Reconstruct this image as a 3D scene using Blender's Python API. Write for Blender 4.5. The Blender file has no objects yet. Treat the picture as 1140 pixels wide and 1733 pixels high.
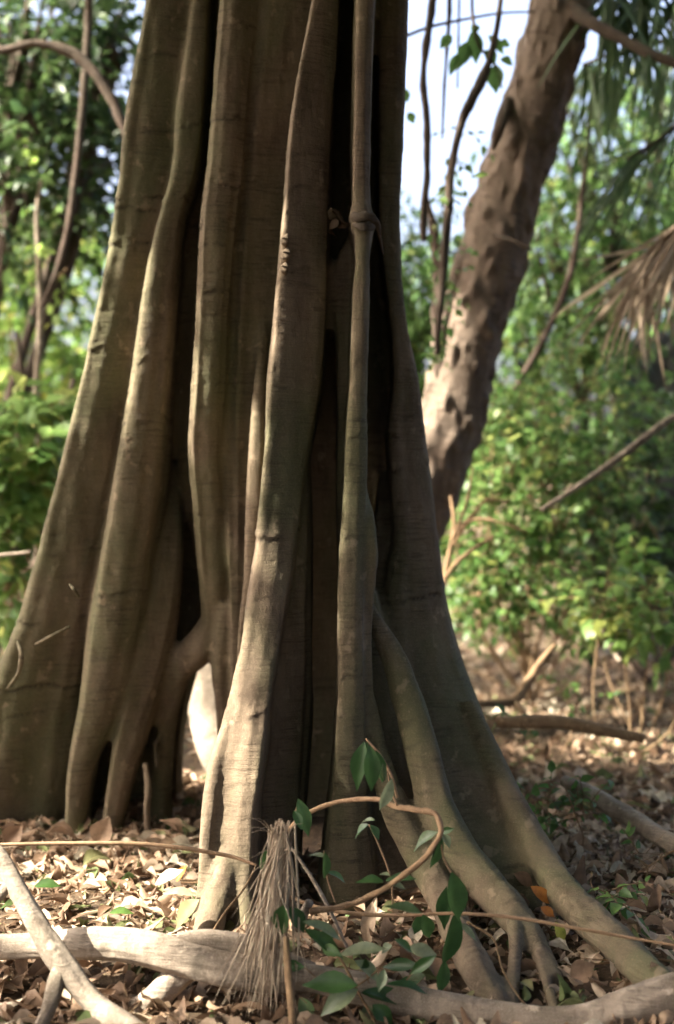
import bpy, math, random
import numpy as np
from mathutils import Vector

# ------------------------------------------------------------------ camera, world, sun, exposure
SC = bpy.context.scene
random.seed(7); RNG = np.random.default_rng(7)
CAM_H = 1.5; PITCH = math.radians(1.58); F = 50/36*1733.0
cam_d = bpy.data.cameras.new("camera"); cam = bpy.data.objects.new("camera", cam_d); SC.collection.objects.link(cam)
cam.location = (0, 0, CAM_H); cam.rotation_euler = (math.pi/2-PITCH, 0, 0)
cam_d.sensor_fit = 'VERTICAL'; cam_d.sensor_height = 36; cam_d.sensor_width = 36; cam_d.lens = 50
cam_d.clip_start = 0.05; cam_d.clip_end = 500
cam_d.dof.use_dof = True; cam_d.dof.focus_distance = 4.65; cam_d.dof.aperture_fstop = 1.25
SC.camera = cam

SUN_DIR = Vector((-0.78, -0.23, 0.74)).normalized()        # towards the sun
SUN_EL = math.asin(SUN_DIR.z); SUN_AZ = math.atan2(SUN_DIR.x, SUN_DIR.y)
world = bpy.data.worlds.new("World"); SC.world = world; world.use_nodes = True
wn = world.node_tree; bg = wn.nodes['Background']
sky = wn.nodes.new('ShaderNodeTexSky'); sky.sky_type = 'NISHITA'; sky.sun_disc = False
sky.sun_elevation = SUN_EL; sky.sun_rotation = SUN_AZ; sky.air_density = 0.55; sky.dust_density = 9.0; sky.ozone_density = 0.3
wn.links.new(sky.outputs[0], bg.inputs[0]); bg.inputs[1].default_value = 0.15
sd = bpy.data.lights.new("sun", 'SUN'); sd.energy = 4.4; sd.angle = math.radians(0.5); sd.color = (1, 0.93, 0.8)
so = bpy.data.objects.new("sun", sd); SC.collection.objects.link(so)
so.rotation_euler = SUN_DIR.to_track_quat('Z', 'Y').to_euler(); so.location = (-8, -2, 12)
SC.view_settings.view_transform = 'Standard'; SC.view_settings.look = 'None'; SC.view_settings.gamma = 1
SC.view_settings.exposure = 2.85
SC.render.engine = 'CYCLES'
SC.cycles.max_bounces = 8; SC.cycles.diffuse_bounces = 4; SC.cycles.transmission_bounces = 4

# ------------------------------------------------------------------ maths helpers
cp, sp_ = math.cos(PITCH), math.sin(PITCH)
def P(px, py, Y):
    """world point at forward distance Y seen at photo pixel px, py"""
    a = (px-570)/F; b = -(py-866.5)/F
    dy = cp + b*sp_; dz = -sp_ + b*cp
    t = Y/dy
    return np.array([a*t, Y, CAM_H + dz*t])
def G(px, py, z=0.0):
    a = (px-570)/F; b = -(py-866.5)/F
    dy = cp + b*sp_; dz = -sp_ + b*cp
    t = (z-CAM_H)/dz
    return np.array([a*t, dy*t, z])
_perm = np.random.default_rng(3).permutation(256); _perm = np.concatenate([_perm, _perm, _perm])
_grad = np.random.default_rng(4).normal(size=(256, 3)); _grad /= np.linalg.norm(_grad, axis=1)[:, None]
def noise(x, y, z=0.0):
    x, y, z = np.broadcast_arrays(np.asarray(x, float), np.asarray(y, float), np.asarray(z, float))
    xi, yi, zi = np.floor(x).astype(int), np.floor(y).astype(int), np.floor(z).astype(int)
    xf, yf, zf = x-xi, y-yi, z-zi
    xi &= 255; yi &= 255; zi &= 255
    fd = lambda t: t*t*t*(t*(t*6-15)+10)
    u, v, w = fd(xf), fd(yf), fd(zf)
    def g(a, b, c):
        h = _perm[_perm[_perm[(xi+a) & 255]+((yi+b) & 255)]+((zi+c) & 255)]
        gr = _grad[h]
        return gr[..., 0]*(xf-a)+gr[..., 1]*(yf-b)+gr[..., 2]*(zf-c)
    l = lambda a, b, t: a+(b-a)*t
    return 1.6*l(l(l(g(0,0,0), g(1,0,0), u), l(g(0,1,0), g(1,1,0), u), v),
             l(l(g(0,0,1), g(1,0,1), u), l(g(0,1,1), g(1,1,1), u), v), w)
def cr(xk, yk, x):
    """smooth interpolation (finite difference Hermite) of yk over increasing xk"""
    xk = np.asarray(xk, float); yk = np.asarray(yk, float)
    m = np.gradient(yk, xk) if len(xk) > 2 else np.full(2, (yk[1]-yk[0])/(xk[1]-xk[0]))
    i = np.clip(np.searchsorted(xk, x)-1, 0, len(xk)-2)
    h = xk[i+1]-xk[i]; t = np.clip((x-xk[i])/h, 0, 1)
    return ((2*t**3-3*t**2+1)*yk[i] + (t**3-2*t**2+t)*h*m[i] + (-2*t**3+3*t**2)*yk[i+1] + (t**3-t**2)*h*m[i+1])
def norm(a): return a/np.maximum(np.linalg.norm(a, axis=-1, keepdims=True), 1e-9)

# ------------------------------------------------------------------ object helpers
FUSE = []; FUSED = ('trunk', 'buttress_root', 'aerial_root', 'root_leg', 'root_toe', 'surface_root', 'rootlet')
class MB:
    def __init__(s): s.V = []; s.Fq = []; s.A = {}; s.n = 0
    def add(s, V, Fq, **attrs):
        V = np.asarray(V, float).reshape(-1, 3); s.V.append(V); s.Fq.append(np.asarray(Fq, int).reshape(-1, 4)+s.n)
        for k in ('scar', 'var'):
            s.A.setdefault(k, []).append(np.broadcast_to(np.asarray(attrs.get(k, 0.0), float), (len(V),)))
        s.n += len(V)
    def build(s, name, mat, parent=None, loc=None):
        V = np.concatenate(s.V); Q = np.concatenate(s.Fq)
        if mat is M_bark and name in FUSED and parent is not None:
            FUSE.append([name, V, Q, np.concatenate(s.A['scar']), None]); return FUSE[-1]
        me = bpy.data.meshes.new(name)
        if parent is not None: base = np.array(parent['_base'])
        else: base = np.array(loc if loc is not None else (0, 0, 0))
        V = V-base
        me.vertices.add(len(V)); me.vertices.foreach_set('co', V.astype(np.float32).ravel())
        me.loops.add(len(Q)*4); me.loops.foreach_set('vertex_index', Q.astype(np.int32).ravel())
        me.polygons.add(len(Q)); me.polygons.foreach_set('loop_start', np.arange(0, len(Q)*4, 4, dtype=np.int32))
        me.polygons.foreach_set('loop_total', np.full(len(Q), 4, np.int32))
        me.polygons.foreach_set('use_smooth', np.ones(len(Q), bool))
        me.update(calc_edges=True)
        for k, a in s.A.items():
            at = me.attributes.new(k, 'FLOAT', 'POINT'); at.data.foreach_set('value', np.concatenate(a).astype(np.float32))
        me.materials.append(mat)
        o = bpy.data.objects.new(name, me); SC.collection.objects.link(o)
        if parent is not None: o.parent = parent
        else: o.location = base
        o['_base'] = [float(b) for b in base]
        return o
def tag(o, label=None, cat=None, group=None, kind=None):
    if label: o['label'] = label
    if cat: o['category'] = cat
    if group: o['group'] = group
    if kind: o['kind'] = kind
    return o
def empty(name, loc, label, cat, group=None):
    o = bpy.data.objects.new(name, None); SC.collection.objects.link(o)
    o.location = tuple(loc); o['_base'] = [float(b) for b in loc]; o.empty_display_size = 0.1
    return tag(o, label, cat, group)

def grid_faces(nr, nc, closed=True):
    r = np.arange(nr-1)[:, None]; c = np.arange(nc if closed else nc-1)[None, :]
    c2 = (c+1) % nc
    return np.stack([r*nc+c, r*nc+c2, (r+1)*nc+c2, (r+1)*nc+c], -1).reshape(-1, 4)

def tube(mb, pts, rad, ns=10, step=0.03, bump=0.0, bfreq=6.0, flat=1.0, seed=0.0, var=0.0, knots=0.0, rings=0.0, cap=True):
    pts = np.asarray(pts, float); rad = np.asarray(rad, float)
    if rad.ndim == 0: rad = np.full(len(pts), float(rad))
    d = np.concatenate([[0], np.cumsum(np.linalg.norm(np.diff(pts, axis=0), axis=1))])
    n = max(3, int(d[-1]/step)+1)
    s = np.linspace(0, d[-1], n)
    C = np.stack([cr(d, pts[:, k], s) for k in range(3)], 1); R = np.maximum(cr(d, rad, s), 0.0005)
    T = norm(np.gradient(C, axis=0))
    up = np.array([0.13, 0.21, 1.0]) if abs(T[:, 2]).mean() < 0.75 else np.array([0.1, -1.0, 0.15])
    B = norm(np.cross(T, up)); N = np.cross(B, T)
    if cap:
        C = np.concatenate([C[:1], C, C[-1:]]); B = np.concatenate([B[:1], B, B[-1:]]); N = np.concatenate([N[:1], N, N[-1:]])
        R = np.concatenate([[1e-4], R, [1e-4]]); s = np.concatenate([[0], s, [s[-1]]])
    th = np.linspace(0, 2*np.pi, ns, endpoint=False)
    ct, st = np.cos(th)[None, :], np.sin(th)[None, :]
    rr = R[:, None]*np.ones_like(ct)
    if bump:
        rr = rr*(1+bump*noise(ct*1.3+seed, st*1.3, s[:, None]*bfreq) + 0.5*bump*noise(ct*2.6+seed+9, st*2.6, s[:, None]*bfreq*2.7))
    scar = np.zeros_like(rr)
    if rings:
        w = noise(s[:, None]*34+seed, ct*0.5, st*0.5)
        scar = np.clip((w-0.5)*2.2, 0, .35); rr = rr*(1-0.04*rings*scar)
    V = C[:, None, :]+rr[..., None]*(ct[..., None]*B[:, None, :]+flat*st[..., None]*N[:, None, :])
    mb.add(V, grid_faces(len(C), ns), scar=scar.ravel(), var=var)

# ------------------------------------------------------------------ materials
def mat_new(name):
    m = bpy.data.materials.new(name); m.use_nodes = True
    nt = m.node_tree; b = nt.nodes['Principled BSDF']; b.inputs['Roughness'].default_value = 0.85
    b.inputs['Specular IOR Level'].default_value = 0.25
    return m, nt, b
def nd(nt, t, **k):
    n = nt.nodes.new(t)
    for a, v in k.items(): setattr(n, a, v)
    return n
def ramp(nt, src, stops):
    r = nd(nt, 'ShaderNodeValToRGB'); e = r.color_ramp.elements
    while len(e) < len(stops): e.new(0.5)
    for i, (p, c) in enumerate(stops):
        e[i].position = p; e[i].color = (*c, 1)
    nt.links.new(src, r.inputs[0]); return r.outputs[0]
def noise_n(nt, scale3, sc, detail=4, rough=0.6, dist=0.0):
    tc = nd(nt, 'ShaderNodeTexCoord'); mp = nd(nt, 'ShaderNodeMapping'); mp.inputs['Scale'].default_value = scale3
    nt.links.new(tc.outputs['Object'], mp.inputs[0])
    n = nd(nt, 'ShaderNodeTexNoise'); n.inputs['Scale'].default_value = sc; n.inputs['Detail'].default_value = detail
    n.inputs['Roughness'].default_value = rough; n.inputs['Distortion'].default_value = dist
    nt.links.new(mp.outputs[0], n.inputs['Vector']); return n.outputs['Fac']
def mix(nt, fac, a, b, mode='MIX'):
    m = nd(nt, 'ShaderNodeMix', data_type='RGBA', blend_type=mode)
    if isinstance(fac, (int, float)): m.inputs[0].default_value = fac
    else: nt.links.new(fac, m.inputs[0])
    for i, v in ((6, a), (7, b)):
        if isinstance(v, tuple): m.inputs[i].default_value = (*v, 1)
        else: nt.links.new(v, m.inputs[i])
    return m.outputs[2]
def mathn(nt, op, a, b=0.0, clamp=False):
    m = nd(nt, 'ShaderNodeMath', operation=op, use_clamp=clamp)
    for i, v in ((0, a), (1, b)):
        if isinstance(v, (int, float)): m.inputs[i].default_value = v
        else: nt.links.new(v, m.inputs[i])
    return m.outputs[0]
def attr(nt, name): return nd(nt, 'ShaderNodeAttribute', attribute_name=name).outputs['Fac']
def bump(nt, b, h, strength, dist):
    n = nd(nt, 'ShaderNodeBump'); n.inputs['Strength'].default_value = strength; n.inputs['Distance'].default_value = dist
    nt.links.new(h, n.inputs['Height']); nt.links.new(n.outputs[0], b.inputs['Normal'])

def bark_mat(name, tan, brown, green, moss=0.5, scale=1.0, bstr=0.6):
    m, nt, b = mat_new(name)
    big = noise_n(nt, (1, 1, 0.45), 2.2*scale, 5, 0.6, 0.4)
    mid = noise_n(nt, (1, 1, 0.3), 11*scale, 6, 0.65)
    wr = noise_n(nt, (0.09, 0.09, 1), 95*scale, 5, 0.7, 0.25)      # fine crosswise wrinkles
    gr = noise_n(nt, (1, 1, 0.06), 60*scale, 4, 0.6)               # lengthwise grain
    fine = noise_n(nt, (1, 1, 1), 160*scale, 4, 0.7)
    c = mix(nt, ramp(nt, mid, [(0.32, (0, 0, 0)), (0.68, (1, 1, 1))]), brown, tan)
    gm = mathn(nt, 'MULTIPLY', ramp(nt, big, [(0.42, (0, 0, 0)), (0.62, (1, 1, 1))]), moss)
    c = mix(nt, gm, c, green)
    wm = ramp(nt, noise_n(nt, (1, 1, 0.7), 5.5*scale, 3, 0.5), [(0.40, (0.12,)*3), (0.62, (1,)*3)])
    c = mix(nt, mathn(nt, 'MULTIPLY', ramp(nt, wr, [(0.36, (0.6,)*3), (0.5, (0,)*3)]), wm), c, tuple(x*0.35 for x in brown))
    c = mix(nt, ramp(nt, fine, [(0.5, (0,)*3), (0.75, (0.4,)*3)]), c, tuple(min(1, x*1.5) for x in tan))
    sp = noise_n(nt, (1, 1, 0.8), 16*scale, 3, 0.55)
    c = mix(nt, ramp(nt, sp, [(0.63, (0,)*3), (0.7, (0.45,)*3)]), c, tuple(min(1, x*1.6) for x in tan))
    sc = attr(nt, 'scar'); c = mix(nt, mathn(nt, 'MULTIPLY', sc, 1.0, True), c, (0.018, 0.012, 0.008))
    nt.links.new(c, b.inputs['Base Color'])
    h = mathn(nt, 'ADD', mathn(nt, 'MULTIPLY', wr, mathn(nt, 'ADD', wm, .25)), mathn(nt, 'MULTIPLY', gr, 0.12))
    h = mathn(nt, 'ADD', h, mathn(nt, 'MULTIPLY', mid, 1.2)); h = mathn(nt, 'ADD', h, mathn(nt, 'MULTIPLY', fine, 0.35))
    bump(nt, b, h, bstr, 0.012)
    return m
def leaf_mat(name, stops, trans=0.45, rough=0.45, spec=0.4, veins=True):
    m, nt, b = mat_new(name)
    v = attr(nt, 'var'); n = noise_n(nt, (1, 1, 1), 40, 3)
    c = ramp(nt, v, stops)
    c = mix(nt, ramp(nt, n, [(0.35, (0.35,)*3), (0.6, (0,)*3)]), c, tuple(x*0.55 for x in stops[0][1]))
    nt.links.new(c, b.inputs['Base Color']); b.inputs['Roughness'].default_value = rough; b.inputs['Specular IOR Level'].default_value = spec
    tr = nd(nt, 'ShaderNodeBsdfTranslucent')
    hs = nd(nt, 'ShaderNodeHueSaturation'); hs.inputs['Saturation'].default_value = 0.92; hs.inputs['Value'].default_value = 1.5
    nt.links.new(c, hs.inputs['Color']); nt.links.new(hs.outputs[0], tr.inputs[0])
    mx = nd(nt, 'ShaderNodeMixShader'); mx.inputs[0].default_value = trans
    nt.links.new(b.outputs[0], mx.inputs[1]); nt.links.new(tr.outputs[0], mx.inputs[2])
    out = [x for x in nt.nodes if x.type == 'OUTPUT_MATERIAL'][0]; nt.links.new(mx.outputs[0], out.inputs[0])
    return m
M_bark = bark_mat('fig_bark', (0.172, 0.130, 0.085), (0.080, 0.056, 0.036), (0.080, 0.083, 0.038), 0.8)
M_root = bark_mat('pale_root_bark', (0.40, 0.33, 0.255), (0.20, 0.155, 0.115), (0.13, 0.105, 0.075), 0.85, 1.5, .9)
M_rough = bark_mat('leaning_tree_bark', (0.19, 0.142, 0.105), (0.10, 0.072, 0.053), (0.20, 0.16, 0.12), 0.5, 1.4, 1.0)
M_twig = bark_mat('twig_bark', (0.26, 0.17, 0.09), (0.15, 0.09, 0.05), (0.16, 0.13, 0.07), 0.3, 3.0)
M_vine = bark_mat('vine_bark', (0.34, 0.22, 0.13), (0.20, 0.12, 0.07), (0.3, 0.2, 0.1), 0.4, 3.0, 0.3)
M_dstem = bark_mat('dark_stem_bark', (0.09, 0.062, 0.044), (0.045, 0.03, 0.022), (0.05, 0.05, 0.03), 0.4, 2.0)
M_stone = bark_mat('boulder_stone', (0.16, 0.15, 0.14), (0.06, 0.055, 0.055), (0.05, 0.06, 0.04), 0.5, 1.0, 1.0)
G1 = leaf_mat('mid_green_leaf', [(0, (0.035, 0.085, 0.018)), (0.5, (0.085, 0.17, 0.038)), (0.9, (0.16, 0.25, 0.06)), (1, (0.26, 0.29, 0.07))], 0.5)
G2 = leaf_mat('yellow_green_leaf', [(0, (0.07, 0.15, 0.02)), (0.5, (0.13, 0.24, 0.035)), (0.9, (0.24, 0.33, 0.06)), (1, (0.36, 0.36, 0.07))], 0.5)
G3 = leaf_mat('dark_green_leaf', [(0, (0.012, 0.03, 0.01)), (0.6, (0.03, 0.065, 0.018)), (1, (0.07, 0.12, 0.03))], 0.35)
G4 = leaf_mat('vine_leaf', [(0, (0.022, 0.06, 0.016)), (0.6, (0.05, 0.11, 0.03)), (1, (0.22, 0.25, 0.15))], 0.3, 0.4)
M_lit = leaf_mat('fallen_leaf', [(0, (0.07, 0.045, 0.025)), (0.22, (0.16, 0.095, 0.055)), (0.5, (0.33, 0.225, 0.145)), (0.74, (0.48, 0.375, 0.265)), (0.84, (0.62, 0.54, 0.42)), (0.90, (0.17, 0.16, 0.07)), (1, (0.08, 0.13, 0.04))], 0.22, 0.65, 0.25)
M_orange = leaf_mat('orange_leaf', [(0, (0.35, 0.11, 0.02)), (1, (0.5, 0.2, 0.04))], 0.3)
M_straw = leaf_mat('dry_straw', [(0, (0.16, 0.11, 0.07)), (0.6, (0.33, 0.25, 0.17)), (1, (0.5, 0.42, 0.3))], 0.15, 0.7)
M_palm = leaf_mat('palm_green', [(0, (0.03, 0.06, 0.02)), (1, (0.09, 0.14, 0.05))], 0.35)

mg, nt, b = mat_new('forest_soil')
c = mix(nt, ramp(nt, noise_n(nt, (1, 1, 1), 9, 6, 0.7), [(0.35, (0,)*3), (0.65, (1,)*3)]), (0.045, 0.03, 0.018), (0.16, 0.105, 0.06))
c = mix(nt, ramp(nt, noise_n(nt, (1, 1, 1), 45, 5, 0.7), [(0.55, (0,)*3), (0.7, (0.7,)*3)]), c, (0.3, 0.22, 0.13))
nt.links.new(c, b.inputs['Base Color']); bump(nt, b, noise_n(nt, (1, 1, 1), 30, 6, 0.75), 1.0, 0.04)
M_ground = mg

# ------------------------------------------------------------------ ground
def gz(x, y):
    x = np.asarray(x, float); y = np.asarray(y, float)
    h = 0.05*noise(x*0.6+5, y*0.6, 1.3)+0.022*noise(x*2.1, y*2.1, 7.7)
    dip = -0.07*np.exp(-((y-3.95)/0.30)**2)*np.exp(-((x+0.2)/1.2)**2)
    far = 0.25*noise(x*0.13, y*0.13, 3.0)*np.clip((y-9)/8, 0, 1)
    near = np.clip((6.5-y)/1.5, 0.35, 1.0)
    return h*(1-0.5*near)+dip+far
xs = np.concatenate([-np.geomspace(90, 3.2, 40), np.linspace(-3.1, 4.5, 200), np.geomspace(4.6, 90, 40)])
ys = np.concatenate([-np.geomspace(40, 0.3, 14), np.linspace(0, 3, 20), np.linspace(3.05, 10, 200), np.geomspace(10.1, 150, 60)])
gx, gy = np.meshgrid(xs, ys)
mb = MB(); mb.add(np.stack([gx, gy, gz(gx, gy)], -1), grid_faces(len(ys), len(xs), False))
tag(mb.build('ground', M_ground), kind='structure')

# ------------------------------------------------------------------ leaves
def leaf_template(kind='simple', fold=0.18, droop=0.25, cup=0.0, wave=0.0):
    if kind == 'simple': xr = np.array([0, 0.28, 0.62, 1.0]); wr = np.array([0.05, 1.0, 0.78, 0.03]); yc = np.array([-1, 0, 1.])
    elif kind == 'good': xr = np.linspace(0, 1, 8); wr = np.array([0.04, .55, .88, 1, .93, .68, .3, .02]); yc = np.array([-1, -.5, 0, .5, 1.])
    elif kind == 'litter': xr = np.array([0, .12, .3, .5, .7, .88, 1.]); wr = np.array([.08, .55, .92, 1, .8, .4, .03]); yc = np.array([-1, -.4, .4, 1.])
    elif kind == 'blade': xr = np.linspace(0, 1, 6); wr = np.array([.35, 1, .95, .8, .5, .05]); yc = np.array([-1, 0, 1.])
    X, Yc = np.meshgrid(xr, yc, indexing='ij'); W = wr[:, None]*np.ones_like(X)
    y = Yc*W; z = -droop*X**2+wave*np.sin(X*9+Yc*2)*np.abs(Yc); zw = 2*(fold*np.abs(y)+cup*y*y)
    T = np.stack([X-0.25*droop*X**2, y, z, zw], -1).reshape(-1, 4)
    return T, grid_faces(len(xr), len(yc), False)
def leaves(mb, C, D, N, L, W, var, tmpl):
    T, Fq = tmpl; C = np.asarray(C); n = len(C)
    if n == 0: return
    D = norm(D); N = norm(N-(N*D).sum(1, keepdims=True)*D); B = np.cross(N, D)
    L = np.broadcast_to(L, (n,))[:, None, None]; W = np.broadcast_to(W, (n,))[:, None, None]
    V = C[:, None, :]+L*T[None, :, 0:1]*D[:, None, :]+W*T[None, :, 1:2]*B[:, None, :]+(L*T[None, :, 2:3]*0.8+W*T[None, :, 3:4])*N[:, None, :]
    k = len(T); Q = (Fq[None]+np.arange(n)[:, None, None]*k).reshape(-1, 4)
    mb.add(V, Q, var=np.repeat(np.broadcast_to(var, (n,)), k))
TS = leaf_template('simple'); TS2 = leaf_template('simple', 0.1, 0.5)
def twig_leaves(mbL, mbS, O, Dr, length, nl, lsize, lwid, vmean, vsd, stem_r=0.003, droopy=0.3, R=RNG):
    """twigs starting at O along Dr, with alternating leaves along each"""
    m = len(O); Dr = norm(Dr)
    t = np.linspace(0.12, 1, nl)[None, :, None]
    ln = np.broadcast_to(length, (m,))[:, None, None]
    Pp = O[:, None, :]+Dr[:, None, :]*ln*t+np.array([0, 0, -1.0])*droopy*ln*t*t*0.6
    if mbS is not None:
        for k in range(m):
            tube(mbS, np.concatenate([O[k:k+1], Pp[k, ::max(1, nl//3)], Pp[k, -1:]+1e-4]), np.linspace(stem_r, stem_r*0.5, 2+len(Pp[k, ::max(1, nl//3)])), 4, 0.12, cap=False)
    side = norm(np.cross(Dr, np.array([0, 0, 1.0])+R.normal(0, .2, (m, 3))))
    sg = np.where(np.arange(nl) % 2 == 0, 1.0, -1.0)[None, :, None]
    D = Dr[:, None, :]*0.7+side[:, None, :]*sg*0.8+R.normal(0, .35, (m, nl, 3)); D[..., 2] -= droopy
    N = np.array([0, 0, 1.0])+R.normal(0, .45, (m, nl, 3))
    v = np.clip(vmean+R.normal(0, vsd, (m, nl)), 0, 1)
    s = lsize*R.uniform(.6, 1.25, (m, nl))
    leaves(mbL, Pp.reshape(-1, 3), D.reshape(-1, 3), N.reshape(-1, 3), s.ravel(), (s*lwid).ravel(), v.ravel(), TS if R.random() < .6 else TS2)

# ------------------------------------------------------------------ the big fig tree: fused columns and buttresses
FIG = empty('fig_tree', (-0.1, 5.9, 0.0), 'huge fig tree with deeply fluted trunk of fused roots', 'tree')
def fin(name, keys, rings=(), seed=0.0, lobes=0.16, zbot=-0.18, ztop=5.6, ns=84, dz=0.0055, lab=None, rnd=0.9, lean=0.0, ext_top=True, ext_bot=True, amp2=1.0, mat=None, skew=0.3, skew_foot=None):
    """a root column: closed cross sections in plan, rounded in front, running back into the trunk"""
    K = []
    for (py, xl, xr, Y, dep) in keys:
        c = P((xl+xr)/2, py, Y); K.append((c[2], c[0], Y, (xr-xl)/2/F*Y, dep))
    if ext_top:
        a = K[0]; b = K[1]; h = ztop-a[0]; s = (a[1]-b[1])/max(a[0]-b[0], .05)
        K.insert(0, (ztop, a[1]+s*h*0.45, a[2]+0.08, a[3]*0.9, a[4]))
    if ext_bot and K[-1][0] > zbot+0.03:
        a = K[-1]; b = K[-2]; h = a[0]-zbot; s = (a[1]-b[1])/max(b[0]-a[0], .05); s2 = (a[2]-b[2])/max(b[0]-a[0], .05)
        K.append((zbot, a[1]+s*h*0.7, a[2]+s2*h*.7, a[3]*(1+0.5*h), a[4]))
    K = np.array(K)[::-1]; zk = K[:, 0]
    n = int((zk[-1]-zk[0])/dz); z = np.linspace(zk[0], zk[-1], n)
    # coarser rows above the frame
    z = z[(z < 3.5) | (np.arange(n) % 4 == 0)]
    X, Y, H, D = [cr(zk, K[:, i], z) for i in (1, 2, 3, 4)]
    H = np.maximum(H, 0.004); D = np.maximum(D, 0.01)
    th = np.linspace(0, 2*np.pi, ns, endpoint=False)
    ct, st = np.cos(th)[None], np.sin(th)[None]; Z = z[:, None]
    fr = (np.minimum(H*rnd, 0.16))[:, None]; hw = H[:, None]
    xx = np.sign(ct)*np.abs(ct)**0.72*hw
    yy = np.where(st < 0, fr*st, D[:, None]*st)
    xx = xx*(1+0.35*np.clip(st, 0, 1))
    yy = yy+(skew if skew_foot is None else skew+(skew_foot-skew)*np.clip((1.5-Z)/.9, 0, 1))*(xx+hw)
    nx = ct/np.maximum(hw, .01); ny = st/np.maximum(fr, .01); l = np.sqrt(nx*nx+ny*ny); nx, ny = nx/l, ny/l
    wn_ = Z*0.35+0.12*noise(Z*1.7, seed, 0)
    d = lobes*hw*(noise(ct*2.1+seed, st*2.1, wn_)+0.30*noise(ct*4.3+seed+3, st*4.3, wn_*1.8)+0.05*noise(ct*9+seed, st*9, wn_*2.5))
    d = np.minimum(d, 0.02)
    px_ = X[:, None]+xx; py_ = Y[:, None]+fr+yy
    d = d+amp2*(0.006*noise(px_*7, py_*7+seed, Z*2.2)+0.0016*noise(px_*26, py_*26, Z*14+seed)+0.0010*noise(px_*12, py_*12, Z*75+seed))
    scar = np.zeros_like(d)
    lst = list(rings); rr = random.Random(int(seed*13)+5)
    for k in range(int(5*(z[-1]-z[0]))): lst.append((rr.uniform(60, 1450), 'f'))
    for r in lst:
        py0, soft = (r, False) if not isinstance(r, tuple) else (r[0], True)
        z0 = P(570, py0, float(np.median(Y)))[2]
        arc = noise(ct*1.5+seed+py0, st*1.5, 2.2)
        off = z0+0.022*noise(ct*1.8+py0, st*1.8, 0.5)+0.005*noise(ct*8, st*8, py0)+0.015*ct
        m_ = np.clip(arc*3+(.7 if not soft else -0.3), 0, 1)*(.45+.55*abs(math.sin(py0*1.7+seed)))
        w = 0.0068 if not soft else 0.0055
        u = (Z-off)/w
        d = d+m_*((0.0065 if not soft else 0.002)*np.exp(-(u-1.7)**2*0.6)-(0.006 if not soft else 0.003)*np.exp(-u*u))
        scar = np.maximum(scar, m_*np.exp(-u*u*0.9)*(1 if not soft else 0.55))
    V = np.stack([px_+nx*d, py_+ny*d, Z*np.ones_like(px_)], -1)
    V = np.concatenate([V[:1].mean(1, keepdims=True)+0*V[:1], V, V[-1:].mean(1, keepdims=True)+0*V[-1:]]); scar = np.concatenate([scar[:1], scar, scar[-1:]])
    mb = MB(); mb.add(V, grid_faces(len(z)+2, ns), scar=scar.ravel())
    o = mb.build(name, mat or M_bark, FIG)
    if lab:
        if isinstance(o, list): o[4] = lab
        else: o['label'] = lab
    return o
def ptube(mb, L, **k):
    """tube through (px, py, Y, radius px)"""
    tube(mb, [P(a, b_, Y) for a, b_, Y, r in L], [r/F*Y for a, b_, Y, r in L], **k)

# core and dark rear walls between the columns
fin('trunk', [(0,262,668,5.85,.7),(200,258,662,5.85,.7),(400,262,660,5.85,.7),(600,280,672,5.88,.7),(800,300,690,5.9,.75),(1000,350,720,6.05,.7),(1150,402,740,6.15,.7),(1300,410,760,6.2,.6),(1420,415,760,6.2,.6)], seed=1.3, skew=0, lobes=0.10, rnd=.35, ns=160, dz=.008)
fin('buttress_root', [(0,290,420,6.1,.3),(400,240,400,6.15,.3),(700,230,400,6.2,.3),(900,180,400,6.25,.3),(1010,160,385,6.3,.25),(1100,135,335,6.35,.2),(1180,115,310,6.4,.2),(1340,95,296,6.5,.2)], seed=2.1, skew=0, lobes=.12, rnd=.25, ns=120, dz=.008, lab='dark rear wall of the trunk behind the left roots')
# A: wide slab on the left
fin('buttress_root', [(0,240,338,5.62,.45),(100,222,330,5.62,.45),(200,205,322,5.63,.45),(330,193,305,5.65,.45),(430,178,280,5.67,.45),(560,150,250,5.7,.5),(670,125,226,5.72,.5),(780,100,203,5.75,.5),(890,70,182,5.78,.5),(980,45,165,5.8,.5),(1060,20,153,5.82,.5),(1110,-2,145,5.84,.5),(1200,-40,134,5.87,.5),(1300,-85,127,5.9,.5),(1400,-135,122,5.95,.5)],
    rings=(100,222,338,352,410,585,1060,1180), seed=5.5, skew=.35, lobes=.08, rnd=.45, ns=130, lab='broad mossy leftmost buttress with a bright left edge')
fin('buttress_root', [(0,322,352,5.62,.3),(60,312,350,5.6,.3),(150,298,345,5.58,.3),(300,284,325,5.56,.3),(350,270,308,5.56,.3),(450,247,296,5.56,.3),(560,228,286,5.57,.3),(700,207,276,5.6,.3),(850,180,264,5.64,.35),(950,162,250,5.68,.35),(1060,144,238,5.72,.35),(1200,128,205,5.78,.3),(1300,112,155,5.84,.25),(1400,106,142,5.9,.2)],
    rings=(215,345,612,712,1010), seed=8.2, lobes=.13, lab='second root column from the left with a torn bark ring')
fin('aerial_root', [(740,286,300,6.12,.06),(860,280,303,5.95,.1),(1000,255,300,5.85,.12),(1100,222,283,5.83,.14),(1200,200,258,5.84,.14),(1300,182,228,5.86,.12),(1410,168,200,5.92,.1)], seed=11.7, lobes=.14, ext_top=False, ns=60)
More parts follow.
